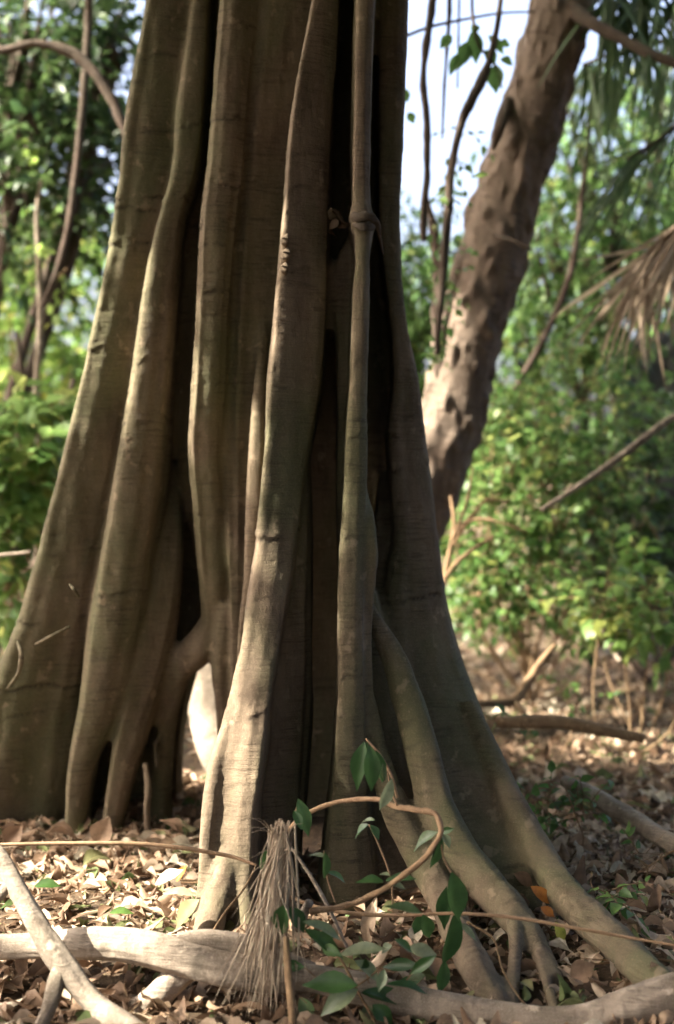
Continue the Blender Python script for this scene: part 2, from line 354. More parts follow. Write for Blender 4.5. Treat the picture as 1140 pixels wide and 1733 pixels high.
# D: column that forks above the bright gap
fin('aerial_root', [(0,373,430,5.5,.5),(130,360,416,5.48,.5),(280,349,404,5.46,.5),(400,336,392,5.46,.5),(500,333,384,5.48,.5),(650,325,378,5.52,.45),(760,320,374,5.58,.4),(880,327,386,5.66,.3),(960,334,390,5.74,.22),(1040,340,396,5.84,.14),(1095,342,397,5.9,.1),(1128,362,394,5.95,.06)],
    rings=(45,200,318,385,415,495,872), seed=14.4, lobes=.2, ext_bot=False, zbot=5, lab='slender column forking into two legs above a bright gap')
mb = MB(); ptube(mb, [(372,960,6.1,8),(364,1040,5.95,20),(342,1088,5.94,27),(308,1125,5.97,27),(290,1170,6.02,22),(280,1230,6.08,19),(272,1300,6.14,19),(266,1375,6.2,25),(262,1420,6.2,30)], ns=30, step=.01, bump=.12, bfreq=4, seed=3, rings=1); mb.build('root_leg', M_bark, FIG)
mb = MB(); ptube(mb, [(385,1020,5.84,12),(378,1080,5.88,18),(374,1140,5.92,16),(378,1200,5.96,14),(384,1260,6.0,16),(388,1330,6.05,20),(390,1390,6.05,24)], ns=30, step=.01, bump=.12, bfreq=4, seed=8, rings=1); mb.build('root_leg', M_bark, FIG)
# M: recessed fluted face between D and E
fin('buttress_root', [(0,418,545,5.55,.5),(150,412,520,5.55,.5),(300,398,492,5.56,.5),(500,384,475,5.58,.5),(700,378,462,5.62,.5),(900,384,452,5.68,.5),(1050,388,440,5.76,.4),(1200,392,430,5.84,.3),(1330,398,440,5.9,.3)], seed=17.9, skew=.3, lobes=.24, rnd=.5, ns=110, lab='recessed dark fluted face left of the front column')
mb = MB(); ptube(mb, [(450,420,5.74,8),(442,600,5.62,10),(434,760,5.53,13),(430,880,5.52,15),(424,980,5.56,12),(414,1050,5.62,10),(408,1130,5.7,8)], ns=20, step=.012, bump=.15, bfreq=3, seed=5); mb.build('aerial_root', M_bark, FIG)
# E: the main front column
fin('buttress_root', [(0,528,572,5.2,.6),(100,508,568,5.18,.6),(220,489,560,5.15,.6),(330,479,556,5.12,.6),(430,472,553,5.1,.6),(530,464,550,5.07,.6),(640,453,541,5.04,.6),(750,447,523,5.0,.6),(850,438,509,4.97,.6),(950,427,494,4.94,.6),(1050,414,478,4.9,.6),(1130,403,466,4.87,.6),(1200,393,454,4.83,.6),(1290,374,446,4.79,.6),(1370,362,434,4.75,.6),(1450,352,430,4.71,.6),(1530,350,428,4.68,.6),(1590,345,432,4.66,.5)],
    rings=(305,420,905,1195), seed=21.3, skew=.75, skew_foot=-.35, lobes=.08, ns=130, rnd=.5, lab='main front root column, sunlit at its foot')
fin('buttress_root', [(780,485,522,5.2,.4),(900,470,526,5.14,.4),(1000,462,525,5.11,.4),(1200,440,523,5.08,.4),(1350,436,515,5.06,.4),(1450,436,505,5.04,.4)], seed=44.3, skew=.6, lobes=.18, ns=90, ext_top=False, lab='recessed side wall right of the front column foot')
mb = MB(); ptube(mb, [(408,1110,5.0,5),(392,1200,4.88,12),(366,1300,4.80,14),(352,1380,4.74,13),(347,1450,4.7,12),(342,1520,4.66,13),(336,1580,4.62,17)], ns=24, step=.01, bump=.14, bfreq=5, seed=2, rings=1); mb.build('root_toe', M_bark, FIG)
mb = MB(); ptube(mb, [(402,1330,4.92,10),(392,1430,4.76,20),(372,1505,4.64,24),(356,1560,4.58,25),(346,1600,4.54,26)], ns=28, step=.01, bump=.14, bfreq=5, seed=7, rings=1); mb.build('root_toe', M_bark, FIG)
mb = MB(); ptube(mb, [(410,1340,4.92,8),(410,1440,4.75,15),(413,1520,4.64,16),(424,1575,4.6,20),(436,1615,4.56,22)], ns=24, step=.01, bump=.14, bfreq=5, seed=12, rings=1); mb.build('root_toe', M_bark, FIG)
for px_, py_ , r_ in ((482,408,7),(484,432,8),(481,455,7),(460,660,7),(459,745,5)):
    mb = MB(); ptube(mb, [(px_+4,py_-r_*1.6,5.14,2),(px_,py_,5.095,r_),(px_+3,py_+r_*1.6,5.14,2)], ns=12, step=.006, bump=.3, bfreq=30)
    mb.build('bark_knob', M_bark, FIG)
# G: column right of the dark cleft, with strands
fin('buttress_root', [(0,602,634,5.17,.55),(100,599,630,5.15,.55),(250,596,627,5.12,.55),(345,595,630,5.09,.55),(365,592,634,5.08,.55),(385,598,630,5.09,.55),(500,599,624,5.07,.55),(600,596,622,5.05,.55),(700,589,620,5.02,.55),(850,581,620,4.99,.55),(1000,574,616,4.95,.55),(1100,572,615,4.92,.55),(1200,569,618,4.90,.55),(1300,564,620,4.87,.55),(1400,555,630,4.88,.55),(1480,546,640,4.84,.55),(1560,536,650,4.80,.55)],
    rings=(366,378,612,738,908,1140), seed=25.1, lobes=.14, ns=90, lab='narrow root column right of the dark cleft, swollen ring at one third of its height')
fin('aerial_root', [(400,588,602,5.42,.3),(450,564,604,5.36,.4),(600,571,610,5.34,.4),(800,571,610,5.3,.4),(1000,572,606,5.25,.4),(1150,575,600,5.3,.3)], seed=28.6, lobes=.2, ext_top=False, ext_bot=False, ns=60, zbot=9)
mb = MB(); ptube(mb, [(618,830,5.12,4),(626,880,5.06,8),(631,940,5.04,9),(627,1000,5.04,8),(622,1080,5.04,8),(624,1170,5.03,8),(627,1250,5.02,7),(629,1330,5.0,4)], ns=18, step=.01, bump=.15, bfreq=4, seed=3); mb.build('aerial_root', M_bark, FIG)
mb = MB(); ptube(mb, [(596,360,5.12,3),(606,368,5.07,8),(622,366,5.06,9),(636,375,5.09,5),(642,400,5.14,3),(648,430,5.25,1)], ns=14, step=.006, bump=.5, bfreq=30, seed=6)
ptube(mb, [(598,380,5.10,3),(616,384,5.06,6),(632,388,5.10,3)], ns=12, step=.006, bump=.5, bfreq=30, seed=9); mb.build('bark_knot', M_dstem, FIG)
# debris lodged in the cleft
mb = MB(); ptube(mb, [(556,352,5.35,2),(572,362,5.3,5),(580,375,5.3,3),(592,380,5.3,2)], ns=8, step=.01, bump=.4, bfreq=20)
leaves(mb, [P(560,352,5.3), P(572,372,5.3), P(562,390,5.32), P(585,385,5.3)], RNG.normal(size=(4,3)), np.array([[0,-1,.3]]*4)+RNG.normal(0,.3,(4,3)), np.array([.07,.05,.06,.05]), np.array([.02,.014,.02,.015]), np.array([.8,.5,.3,.2]), leaf_template('litter', .2, .3))
tag(mb.build('leaf_debris', M_lit, loc=P(570,370,5.3)), 'small clump of dead leaves lodged in the dark cleft high on the trunk', 'leaf litter')
# H: right-hand buttress
fin('buttress_root', [(0,640,690,5.62,.5),(200,641,683,5.6,.5),(400,644,678,5.58,.5),(470,653,681,5.56,.5),(560,665,692,5.54,.5),(650,668,712,5.52,.5),(730,658,723,5.5,.5),(820,664,736,5.46,.5),(920,668,747,5.42,.5),(1000,655,757,5.38,.5),(1100,652,778,5.3,.5),(1200,672,813,5.2,.45),(1290,700,851,5.08,.35),(1380,740,891,4.95,.28),(1460,790,935,4.82,.2)],
    rings=(735,790,1010), seed=31.2, skew=0.3, lobes=.10, ns=120, rnd=.6, zbot=0.02, lab='rightmost buttress sweeping down to the lower right')
fin('buttress_root', [(800,640,700,5.75,.4),(950,630,720,5.5,.4),(1050,628,745,5.4,.4),(1150,635,770,5.35,.4),(1250,650,800,5.3,.4),(1350,690,830,5.25,.3),(1440,720,850,5.15,.3)], seed=33.2, skew=0.2, lobes=.10, ns=90, rnd=.4, ext_top=False, lab='shaded inner wall of the right buttress')
fin('buttress_root', [(1000,606,636,5.3,.3),(1100,608,660,5.24,.3),(1200,608,694,5.18,.3),(1300,608,722,5.12,.3),(1400,616,748,5.06,.3),(1470,630,792,4.98,.3),(1540,650,838,4.9,.3),(1590,660,868,4.82,.25)], seed=36.8, skew=.15, lobes=.10, ns=90, rnd=.4, ext_top=False, lab='low sloping wall between the narrow column and the right buttress')
mb = MB(); ptube(mb, [(790,1190,5.3,14),(830,1280,5.18,20),(868,1360,5.02,24),(910,1440,4.88,27),(950,1505,4.68,30),(1000,1560,4.50,31),(1060,1612,4.28,31),(1115,1665,4.10,30),(1175,1712,3.95,27),(1260,1760,3.82,22)], ns=40, step=.01, bump=.10, bfreq=3, seed=4, rings=1)
mb.build('surface_root', M_bark, FIG)
mb = MB(); ptube(mb, [(622,1020,5.14,8),(640,1062,5.12,15),(664,1108,5.1,20),(690,1185,5.05,26),(716,1275,4.98,29),(738,1360,4.9,31),(775,1440,4.8,33),(825,1500,4.68,33),(870,1550,4.54,30),(908,1605,4.38,24),(940,1660,4.2,16)], ns=44, step=.01, bump=.12, bfreq=3, seed=14, rings=1)
mb.build('surface_root', M_bark, FIG)
mb = MB(); ptube(mb, [(622,1180,5.04,12),(645,1290,4.98,19),(675,1380,4.9,26),(712,1450,4.8,28),(748,1520,4.66,27),(780,1590,4.42,28),(812,1650,4.2,28),(845,1715,4.02,22)], ns=40, step=.01, bump=.14, bfreq=4, seed=24, rings=1)
mb.build('surface_root', M_bark, FIG)
for L, s in (([(870,1545,4.5,14),(872,1600,4.34,12),(868,1660,4.18,12),(862,1740,3.96,13)], 1), ([(895,1560,4.5,12),(912,1620,4.3,11),(930,1680,4.12,10),(952,1750,3.92,9)], 2), ([(245,1290,5.9,5),(250,1330,5.86,6),(248,1375,5.85,6),(252,1420,5.85,6)], 4), ([(270,1245,6.1,3),(262,1262,6.0,4),(266,1300,5.98,4)], 5)):
    mb = MB(); ptube(mb, L, ns=18, step=.01, bump=.15, bfreq=6, seed=s*7, rings=1); mb.build('rootlet', M_bark, FIG)
# small snags and lichen on the left slab
for L in ([(118,990,5.66,2),(125,998,5.6,3),(133,1010,5.64,2)], [(60,1090,5.72,2),(90,1075,5.62,3),(118,1060,5.66,2)], [(30,1085,5.72,3),(36,1110,5.66,4),(30,1140,5.68,3),(12,1165,5.7,2)]):
    mb = MB(); ptube(mb, L, ns=8, step=.01, bump=.4, bfreq=15); mb.build('dead_rootlet', M_bark, FIG)
# pale sunlit root arching behind the gap
mb = MB(); tube(mb, [(-0.98,7.3,1.05),(-0.80,7.2,.75),(-0.66,7.1,.48),(-0.62,7.05,.26),(-0.56,6.95,.10),(-0.42,6.8,-.06)], [.10,.12,.12,.11,.11,.12], ns=36, step=.015, bump=.1, bfreq=3, rings=1)
mb.build('surface_root', M_root, FIG)

# fuse the columns into one continuous surface (creases filled softly), then hand each patch back to its own part
def fuse(voxel=0.0080, inflate=0.006):
    from mathutils import kdtree
    off = 0; Vs, Qs, ids, scs = [], [], [], []
    for i, (nm, V, Q, sc, lab) in enumerate(FUSE):
        # outward normals from the quad grid
        fn = np.cross(V[Q[:, 2]]-V[Q[:, 0]], V[Q[:, 3]]-V[Q[:, 1]]); vn = np.zeros_like(V)
        for k in range(4): np.add.at(vn, Q[:, k], fn)
        vn = norm(vn)
        vol = np.einsum('ij,ij->i', V[Q[:, 0]]-V.mean(0), fn).sum()
        if vol < 0: vn = -vn; Q = Q[:, ::-1]
        Vs.append(V+vn*inflate); Qs.append(Q+off); off += len(V); ids.append(np.full(len(V), i)); scs.append(sc)
    VS = np.concatenate(Vs); ids = np.concatenate(ids); scs = np.concatenate(scs)
    me = bpy.data.meshes.new('fuse_source'); QS = np.concatenate(Qs)
    me.vertices.add(len(VS)); me.vertices.foreach_set('co', VS.astype(np.float32).ravel())
    me.loops.add(len(QS)*4); me.loops.foreach_set('vertex_index', QS.astype(np.int32).ravel())
    me.polygons.add(len(QS)); me.polygons.foreach_set('loop_start', np.arange(0, len(QS)*4, 4, dtype=np.int32)); me.polygons.foreach_set('loop_total', np.full(len(QS), 4, np.int32))
    me.update(calc_edges=True)
    o = bpy.data.objects.new('fuse_source', me); SC.collection.objects.link(o)
    m = o.modifiers.new('r', 'REMESH'); m.mode = 'VOXEL'; m.voxel_size = voxel
    m = o.modifiers.new('s', 'SMOOTH'); m.factor = 0.5; m.iterations = 5
    m = o.modifiers.new('d', 'DISPLACE'); m.direction = 'NORMAL'; m.mid_level = 0.0; m.strength = -inflate
    m = o.modifiers.new('s2', 'SMOOTH'); m.factor = 0.5; m.iterations = 1
    ev = o.evaluated_get(bpy.context.evaluated_depsgraph_get()); em = ev.to_mesh()
    n = len(em.vertices); V = np.empty(n*3, np.float32); em.vertices.foreach_get('co', V); V = V.reshape(-1, 3).astype(float)
    L = np.empty(len(em.loops), np.int32); em.loops.foreach_get('vertex_index', L); tot = np.empty(len(em.polygons), np.int32); em.polygons.foreach_get('loop_total', tot)
    assert (tot == 4).all(); Q = L.reshape(-1, 4)
    ev.to_mesh_clear(); bpy.data.objects.remove(o); bpy.data.meshes.remove(me)
    N = np.zeros_like(V); fn = np.cross(V[Q[:, 2]]-V[Q[:, 0]], V[Q[:, 3]]-V[Q[:, 1]])
    for k in range(4): np.add.at(N, Q[:, k], fn)
    N = norm(N)
    sub = np.arange(0, len(VS), 1) if len(VS) < 500000 else np.nonzero((VS[:, 2] < 3.6) | (np.arange(len(VS)) % 3 == 0))[0]
    kd = kdtree.KDTree(len(sub))
    for j, q in zip(sub.tolist(), VS[sub].tolist()): kd.insert(q, j)
    kd.balance(); f = kd.find
    near = np.array([f(q)[1] for q in (V+N*inflate).tolist()])
    vid = ids[near]; vsc = scs[near]
    # relief: crosswise folds, raised lips beside the scars, small pits
    x, y, z = V.T
    rel = 0.003*noise(x*9, y*9, z*4)+0.0022*noise(x*5, y*5, z*60)*np.clip(noise(x*4, y*4, z*3)+.35, 0, 1)+0.0035*noise(x*20, y*20, z*1.4)*np.clip(noise(x*2, y*2, z*1.5)+.6, 0, 1)+0.0022*np.clip(noise(x*22, y*22, z*16)-.15, 0, 1)-0.004*np.clip(noise(x*30, y*30, z*24)-.42, 0, 1)*2-0.004*vsc
    V = V+N*rel[:, None]
    fid = vid[Q[:, 0]]; made = 0; rest = []
    for i, (nm, _, _, _, lab) in list(enumerate(FUSE))[1:]+[(0, FUSE[0])]:
        if i == 0: fid_rest = np.concatenate(rest); Q = np.concatenate([Q, fid_rest]); fid = np.concatenate([fid, np.zeros(len(fid_rest), int)])
        q = Q[fid == i]
        if len(q) < 40: continue
        # keep the pieces of a patch that are big; slivers go to the neighbouring trunk patch
        u, inv = np.unique(q, return_inverse=True); qi = inv.reshape(-1, 4); lab_ = np.arange(len(u))
        for _ in range(4000):
            mn = lab_[qi].min(1); new = lab_.copy()
            for k in range(4): np.minimum.at(new, qi[:, k], mn)
            new = new[new]
            if (new == lab_).all(): break
            lab_ = new
        cl, cnt = np.unique(lab_[qi[:, 0]], return_counts=True); good = cl[cnt >= (cnt.max()*.9 if i else 1)]
        sel = np.isin(lab_[qi[:, 0]], good); rest.append(q[~sel]); q = q[sel]
        u, inv = np.unique(q, return_inverse=True); m_ = MB(); m_.add(V[u], inv.reshape(-1, 4), scar=vsc[u])
        ob = m_.build(nm+'', M_bark_f, FIG); made += 1
        me_ = ob.data; ns_ = np.zeros((len(u), 3), np.float32); ns_[:] = N[u]
        if lab: ob['label'] = lab
    print('fused parts', made, 'verts', len(V), flush=True)
M_bark_f = M_bark.copy()
fuse()

# ------------------------------------------------------------------ thick root across the foreground
SR = empty('exposed_root', G(420,1640), 'thick pale brown root lying across the whole foreground in front of the trunk', 'root')
mb = MB(); ptube(mb, [(-90,1600,4.3,20),(0,1602,4.24,21),(80,1600,4.2,22),(150,1598,4.17,27),(215,1600,4.15,29),(300,1617,4.12,31),(380,1638,4.1,31),(450,1650,4.1,31),(530,1655,4.1,24),(610,1672,4.08,27),(700,1695,4.04,27),(800,1716,4.0,27),(900,1728,3.96,26),(990,1728,3.94,30),(1070,1706,3.94,36),(1160,1682,3.95,40),(1300,1650,3.98,40)], ns=56, step=.006, bump=.13, bfreq=3, seed=2, rings=1)
mb.build('main_root', M_root, SR)
mb = MB(); ptube(mb, [(318,1632,4.13,26),(285,1668,4.12,24),(250,1705,4.1,26),(215,1738,4.05,30),(190,1790,4.0,34)], ns=30, step=.008, bump=.12, bfreq=5, seed=8, rings=1); mb.build('side_root', M_root, SR)
mb = MB(); ptube(mb, [(300,1588,4.13,10),(360,1590,4.12,16),(420,1602,4.12,18),(470,1620,4.13,15),(530,1640,4.14,10)], ns=24, step=.008, bump=.2, bfreq=5, seed=18, rings=1); mb.build('side_root', M_root, SR)
FB = empty('fallen_branch', P(215,1735,3.86), 'pale bare forked branch leaning over the root in the bottom left corner', 'branch')
mb = MB(); ptube(mb, [(a_, b_, c_, r_*.86) for a_, b_, c_, r_ in [(-40,1405,4.2,13),(0,1452,4.15,17),(38,1520,4.08,20),(72,1580,4.03,23),(108,1636,3.98,25),(150,1688,3.93,22),(215,1745,3.86,30),(290,1800,3.8,28)]], ns=32, step=.007, bump=.13, bfreq=6, seed=4, rings=1); mb.build('stem', M_root, FB)
for L, s in (([(108,1632,3.98,16),(96,1660,3.95,15),(85,1700,3.91,13),(62,1748,3.86,11)], 1), ([(24,1480,4.11,12),(12,1500,4.1,10),(-4,1520,4.08,9),(-30,1545,4.06,8)], 2)):
    mb = MB(); ptube(mb, L, ns=20, step=.007, bump=.13, bfreq=6, seed=s*5, rings=1); mb.build('side_branch', M_root, FB)

# ------------------------------------------------------------------ leaning tree on the right
LT = empty('leaning_tree', P(600,1180,8.0), 'lumpy brown trunk leaning right behind the fig tree against the white sky', 'tree')
Lk = [(560,1250,8.0,75),(620,1080,8.0,68),(680,920,8.0,62),(722,820,8.0,60),(765,700,8.0,58),(785,610,8.0,57),(812,510,8.0,58),(842,400,8.0,58),(870,300,8.0,56),(897,210,8.0,55),(925,110,8.0,55),(955,0,8.0,56),(985,-110,8.0,55),(1030,-260,8.0,50),(1080,-430,8.0,44)]
pts = np.array([P(a, b_, Y) for a, b_, Y, r in Lk]); rad = np.array([r*.93/F*Y for a, b_, Y, r in Lk])
d = np.concatenate([[0], np.cumsum(np.linalg.norm(np.diff(pts, axis=0), axis=1))]); s = np.arange(0, d[-1], 0.009)
C = np.stack([cr(d, pts[:, k], s) for k in range(3)], 1); R = cr(d, rad, s); T = norm(np.gradient(C, axis=0)); B = norm(np.cross(T, [0, -1, 0.])); N = np.cross(B, T)
th = np.linspace(0, 2*np.pi, 90, endpoint=False); ct, st = np.cos(th)[None], np.sin(th)[None]; S = s[:, None]
lump = noise(ct*1.6, st*1.6, S*3.2)
lump2 = noise(ct*3.6+4, st*3.6, S*8)
lump3 = noise(ct*5+8, st*5, S*11)
dd = 0.07*R[:, None]*lump+0.28*R[:, None]*np.clip(lump2-.2, 0, 1)+0.12*R[:, None]*np.clip(lump3-.2, 0, 1)+0.02*R[:, None]*noise(ct*3, st*3, S*40)
V = C[:, None]+(R[:, None]+dd)[..., None]*(ct[..., None]*B[:, None]+st[..., None]*N[:, None])
mb = MB(); mb.add(V, grid_faces(len(s), 90), scar=np.clip((noise(ct*1.2, st*1.2, S*30)-.5)*3, 0, .5).ravel()); mb.build('trunk', M_rough, LT)
mb = MB(); ptube(mb, [(960,10,7.9,15),(1010,45,7.7,11),(1060,70,7.6,9),(1110,95,7.5,9),(1180,120,7.4,8)], ns=14, step=.03, bump=.2, bfreq=5); mb.build('branch', M_dstem, LT)
mb = MB(); ptube(mb, [(838,398,7.7,3),(870,408,7.55,3),(900,422,7.5,2)], ns=6, step=.03); mb.build('twig', M_dstem, LT)
mb = MB(); ptube(mb, [(860,170,7.9,10),(842,225,7.8,9),(835,250,7.85,4)], ns=10, step=.02, bump=.3); mb.build('stub', M_dstem, LT)

# ------------------------------------------------------------------ crown of the fig tree overhead (out of view; gaps shaped to place sun and shade below)
S_ = np.array(SUN_DIR)
def pip(px, py, poly):
    c = np.zeros(len(px), bool); n = len(poly)
    for i in range(n):
        x1, y1 = poly[i]; x2, y2 = poly[(i+1) % n]
        c ^= ((y1 > py) != (y2 > py)) & (px < (x2-x1)*(py-y1)/((y2-y1)+1e-12)+x1)
    return c
def gpoly(L): return [tuple(G(a, b_, 0.03)[:2]) for a, b_ in L]
sun_ground = [(gpoly([(-500,1405),(120,1420),(300,1425),(450,1470),(455,1600),(430,1650),(-500,1650)]), 0.985),
              (gpoly([(-500,1650),(330,1650),(300,1850),(-500,1850)]), 0.6),
              (gpoly([(775,1085),(900,1070),(1300,1075),(1300,1420),(1140,1450),(1010,1420),(930,1380),(850,1290),(800,1200)]), 0.96)]
sun_lines = []
def add_line(L, r, prob):
    q = [P(*a) for a in L]
    for i in range(len(q)-1):
        n = max(1, int(np.linalg.norm(q[i+1]-q[i])/0.06))
        for k in range(n): sun_lines.append((q[i]+(q[i+1]-q[i])*k/n, r, prob))
add_line([(400,1130,4.93),(378,1290,4.86),(375,1580,4.75)], 0.11, 0.99)
add_line([(444,760,5.02),(408,1100,4.92)], 0.0, 0.95)
add_line([(478,330,5.15),(451,640,5.07),(444,760,5.02)], 0.0, 0.75)
add_line([(188,330,5.75),(116,690,5.82),(26,1040,5.94)], 0.03, 0.8)
add_line([(352,1400,4.68),(352,1590,4.55)], 0.08, .99)
add_line([(-100,1590,4.25),(420,1640,4.1)], 0.06, .93)
add_line([(0,1450,4.15),(150,1690,3.93)], 0.05, .95)
add_line([(720,560,8),(735,690,8)], 0.22, 0.85)
sun_lines.append((np.array([-.62,7.0,.35]), .30, 1.0)); sun_lines.append((np.array([-.60,7.0,.1]), .30, 1.0))
def canopy_ok(c, R):
    keep = np.ones(len(c), bool)
    g = c[:, :2]-S_[:2]*(c[:, 2:3]/S_[2])
    w = g+0.10*R.normal(size=g.shape)
    for poly, pr in sun_ground:
        keep &= ~(pip(w[:, 0], w[:, 1], poly) & (R.random(len(c)) < pr))
    thin = np.where(g[:, 1] > 7.8, .22, 1.0)*np.where((g[:, 1] > 7.3) & (g[:, 0] < -1.2), .3, 1.0)
    a_, b_ = np.array([1.0, 8.2]), np.array([5.4, 9.3]); t_ = np.clip(((g-a_)@(b_-a_))/((b_-a_)@(b_-a_)), 0, 1)
    thin = np.where(np.linalg.norm(g-(a_+t_[:, None]*(b_-a_)), axis=1) < .55, 1.0, thin)
    keep &= R.random(len(c)) < thin
    for T, r, pr in sun_lines:
        dd = np.linalg.norm(np.cross(T-c, S_), axis=1)
        keep &= ~((dd < r+0.12) & (R.random(len(c)) < pr))
    return keep
R1 = np.random.default_rng(21)
mb = MB()
for k, (a, L_) in enumerate(((160, 5.5), (200, 4.5), (120, 4.0), (30, 4.2), (-20, 5.0), (-70, 4.5), (80, 3.8), (250, 3.6))):
    a = math.radians(a); q = np.array([math.cos(a), math.sin(a)])
    pts = [(-.15, 5.9, 5.0), (-.15+q[0]*.5, 5.9+q[1]*.5, 6.0), (-.15+q[0]*L_*.5, 5.9+q[1]*L_*.5, 7.3), (-.15+q[0]*L_, 5.9+q[1]*L_, 8.4)]
    m_ = MB(); tube(m_, pts, [.3, .2, .13, .05], 12, .12, .15, 1.0); m_.build('branch', M_bark, FIG)
nC = 110000
c = np.stack([R1.uniform(-13, 5.2, nC), R1.uniform(-4, 11.0, nC), R1.uniform(7.0, 9.2, nC)], 1)
clump = noise(c[:, 0]*0.9, c[:, 1]*0.9, c[:, 2]*.8)
c = c[(clump > -0.5)]
c = np.concatenate([c, np.stack([R1.uniform(-.3, 4.0, 15000), R1.uniform(.5, 6.2, 15000), R1.uniform(4.0, 6.3, 15000)], 1)])  # extra low leaf layer, unseen, added to shade the lower right
# drop leaves in view and along sun rays to the chosen lit spots
c = c[(c[:, 2] > 1.5+0.36*c[:, 1]+0.35) & canopy_ok(c, R1)]
n = len(c); print('canopy leaves', n)
leaves(mb, c, R1.normal(size=(n, 3)), np.array([0, 0, 1.])+R1.normal(0, .5, (n, 3)), R1.uniform(.18, .32, n), R1.uniform(.06, .10, n), R1.random(n), TS)
mb.build('crown', G1, FIG)

# ------------------------------------------------------------------ leaf litter
def litter(n, xr, yr, lmin, lmax, seed, dens=None, zlift=0.03, tilt=.45):
    R = np.random.default_rng(seed)
    x = R.uniform(*xr, n); y = R.uniform(*yr, n)
    if dens is not None:
        k = dens(x, y, R); x, y = x[k], y[k]
    m = len(x); z = gz(x, y)+R.random(m)**1.5*zlift
    q = np.stack([x, y, z], 1); D = R.normal(size=(m, 3)); D[:, 2] *= .25; N = np.array([0, 0, 1.])+R.normal(0, tilt, (m, 3))
    N = np.where((R.random(m) < .3)[:, None], -N, N)
    pick = R.integers(0, 6, m); L = lmin+(lmax-lmin)*R.random(m)**1.3; W = L*R.uniform(.14, .27, m); v = np.clip(R.beta(1.6, 1.6, m)+.28*noise(x*1.3, y*1.3, 9.)+(-.06 if lmax < .08 else .06), 0, 1)
    v = np.where(R.random(m) < .09, R.uniform(.89, 1, m), v*0.86)
    T = [leaf_template('litter', *a) for a in ((.25, .3, .5, .03), (-.1, .15, .8, .05), (.5, .6, .2, .0), (.1, -.3, -.5, .06), (.0, .1, .15, .08), (.7, .2, -.3, .02))]
    for k in range(6):
        s_ = pick == k; leaves(ML, q[s_], D[s_], N[s_], L[s_], W[s_], v[s_], T[k])
def nobark(x, y, R): return ~((np.abs(x+.1) < .45) & (np.abs(y-6.0) < .5))
ML = MB()
litter(8500, (-2.4, 2.2), (3.6, 7.0), .05, .135, 1, nobark, .03, .33)
litter(7000, (-2.4, 2.2), (3.6, 7.0), .02, .06, 11, nobark, .03, .5)
litter(15000, (-3.5, 6), (6.5, 15), .05, .14, 2, None, .03, .33)
litter(5000, (-8, 10), (12, 26), .08, .15, 3, None, .05)
litter(6000, (.3, 3.4), (4.6, 9.5), .02, .07, 5, None, .03, .5)
litter(260, (-2, 2), (3.7, 6.5), .09, .15, 6, nobark, .05, .35)
tag(ML.build('leaf_litter', M_lit), 'carpet of dry curled fallen leaves covering the forest floor', 'leaf litter', kind='stuff')
def sticks(n, seed):
    R = np.random.default_rng(seed); m_ = MB()
    for k in range(n):
        y = R.uniform(3.7, 9); x = R.uniform(-.27, .27)*y+(0.5 if y > 6 else 0); a = R.uniform(0, 6.3); L = R.uniform(.08, .4)
        q = [np.array([x+t*L*math.cos(a)+R.normal(0, .01), y+t*L*math.sin(a)+R.normal(0, .01), 0]) for t in (0, .35, .7, 1)]
        for p in q: p[2] = float(gz(p[0], p[1]))+R.uniform(.015, .05)
        tube(m_, q, R.uniform(.0015, .006)*np.array([1, .9, .7, .4]), 5, .04, .2, 8)
    return m_
tag(sticks(160, 9).build('twig_litter', M_twig), 'scattered thin dry twigs lying in the leaf litter', 'twigs', kind='stuff')

# ------------------------------------------------------------------ fallen leaves that stand out
def one_leaf(name, mat, a, t, Y, wpx, var, label, dz=0.0, bend=.3, nrm=(0, -.5, 1), fold=.15, dY=0.0, parent=None):
    """a leaf from pixel a (base) to pixel t (tip)"""
    A = P(a[0], a[1], Y); B_ = P(t[0], t[1], Y+dY); m_ = MB(); L = np.linalg.norm(B_-A)
    leaves(m_, A[None], (B_-A)[None], np.array([nrm], float), np.array([L]), np.array([wpx/F*Y]), np.array([var]), leaf_template('good', fold, bend, 0.1, .02))
    if parent is None:
        o = m_.build(name, mat, loc=A); tag(o, label, 'leaf')
    else: o = m_.build(name, mat, parent)
    return o
one_leaf('fallen_leaf', M_lit, (262,1497), (312,1478), 4.75, 15, .86, 'bright cream fallen leaf lying beside the small orange leaf', bend=-.2)
one_leaf('fallen_leaf', M_orange, (298,1492), (319,1466), 4.8, 9, .4, 'small bright orange fallen leaf in the sunny litter', bend=-.2)
one_leaf('fallen_leaf', M_lit, (338,1522), (290,1572), 4.5, 19, .90, 'large pale greyish leaf leaning on the left toe of the front root', bend=.15)
one_leaf('fallen_leaf', M_lit, (275,1512), (338,1504), 4.62, 10, .88, 'curved cream leaf just left of the front root', bend=.3)
one_leaf('fallen_leaf', G1, (58,1500), (104,1494), 4.75, 12, .15, 'dark green fallen leaf among dry litter on the left', bend=.2)
one_leaf('fallen_leaf', G1, (185,1545), (228,1538), 4.6, 9, .6, 'olive green fallen leaf above the thick foreground root', bend=.3)
one_leaf('fallen_leaf', M_lit, (162,1428), (185,1382), 5.5, 20, .42, 'tan leaf standing upright against the base of the left buttress', bend=.1, nrm=(0, -1, .2))
one_leaf('fallen_leaf', M_lit, (8,1428), (38,1396), 5.6, 18, .22, 'reddish brown leaf propped at the foot of the leftmost buttress', bend=.1, nrm=(0, -1, .2))
one_leaf('fallen_leaf', M_orange, (898,1500), (940,1532), 4.65, 11, .9, 'orange yellow fallen leaf between the two right surface roots', bend=.1, nrm=(.2, -1, .5))
one_leaf('fallen_leaf', M_orange, (915,1535), (940,1552), 4.55, 8, .7, 'smaller orange leaf just below the orange yellow one', bend=.1, nrm=(.2, -1, .5))
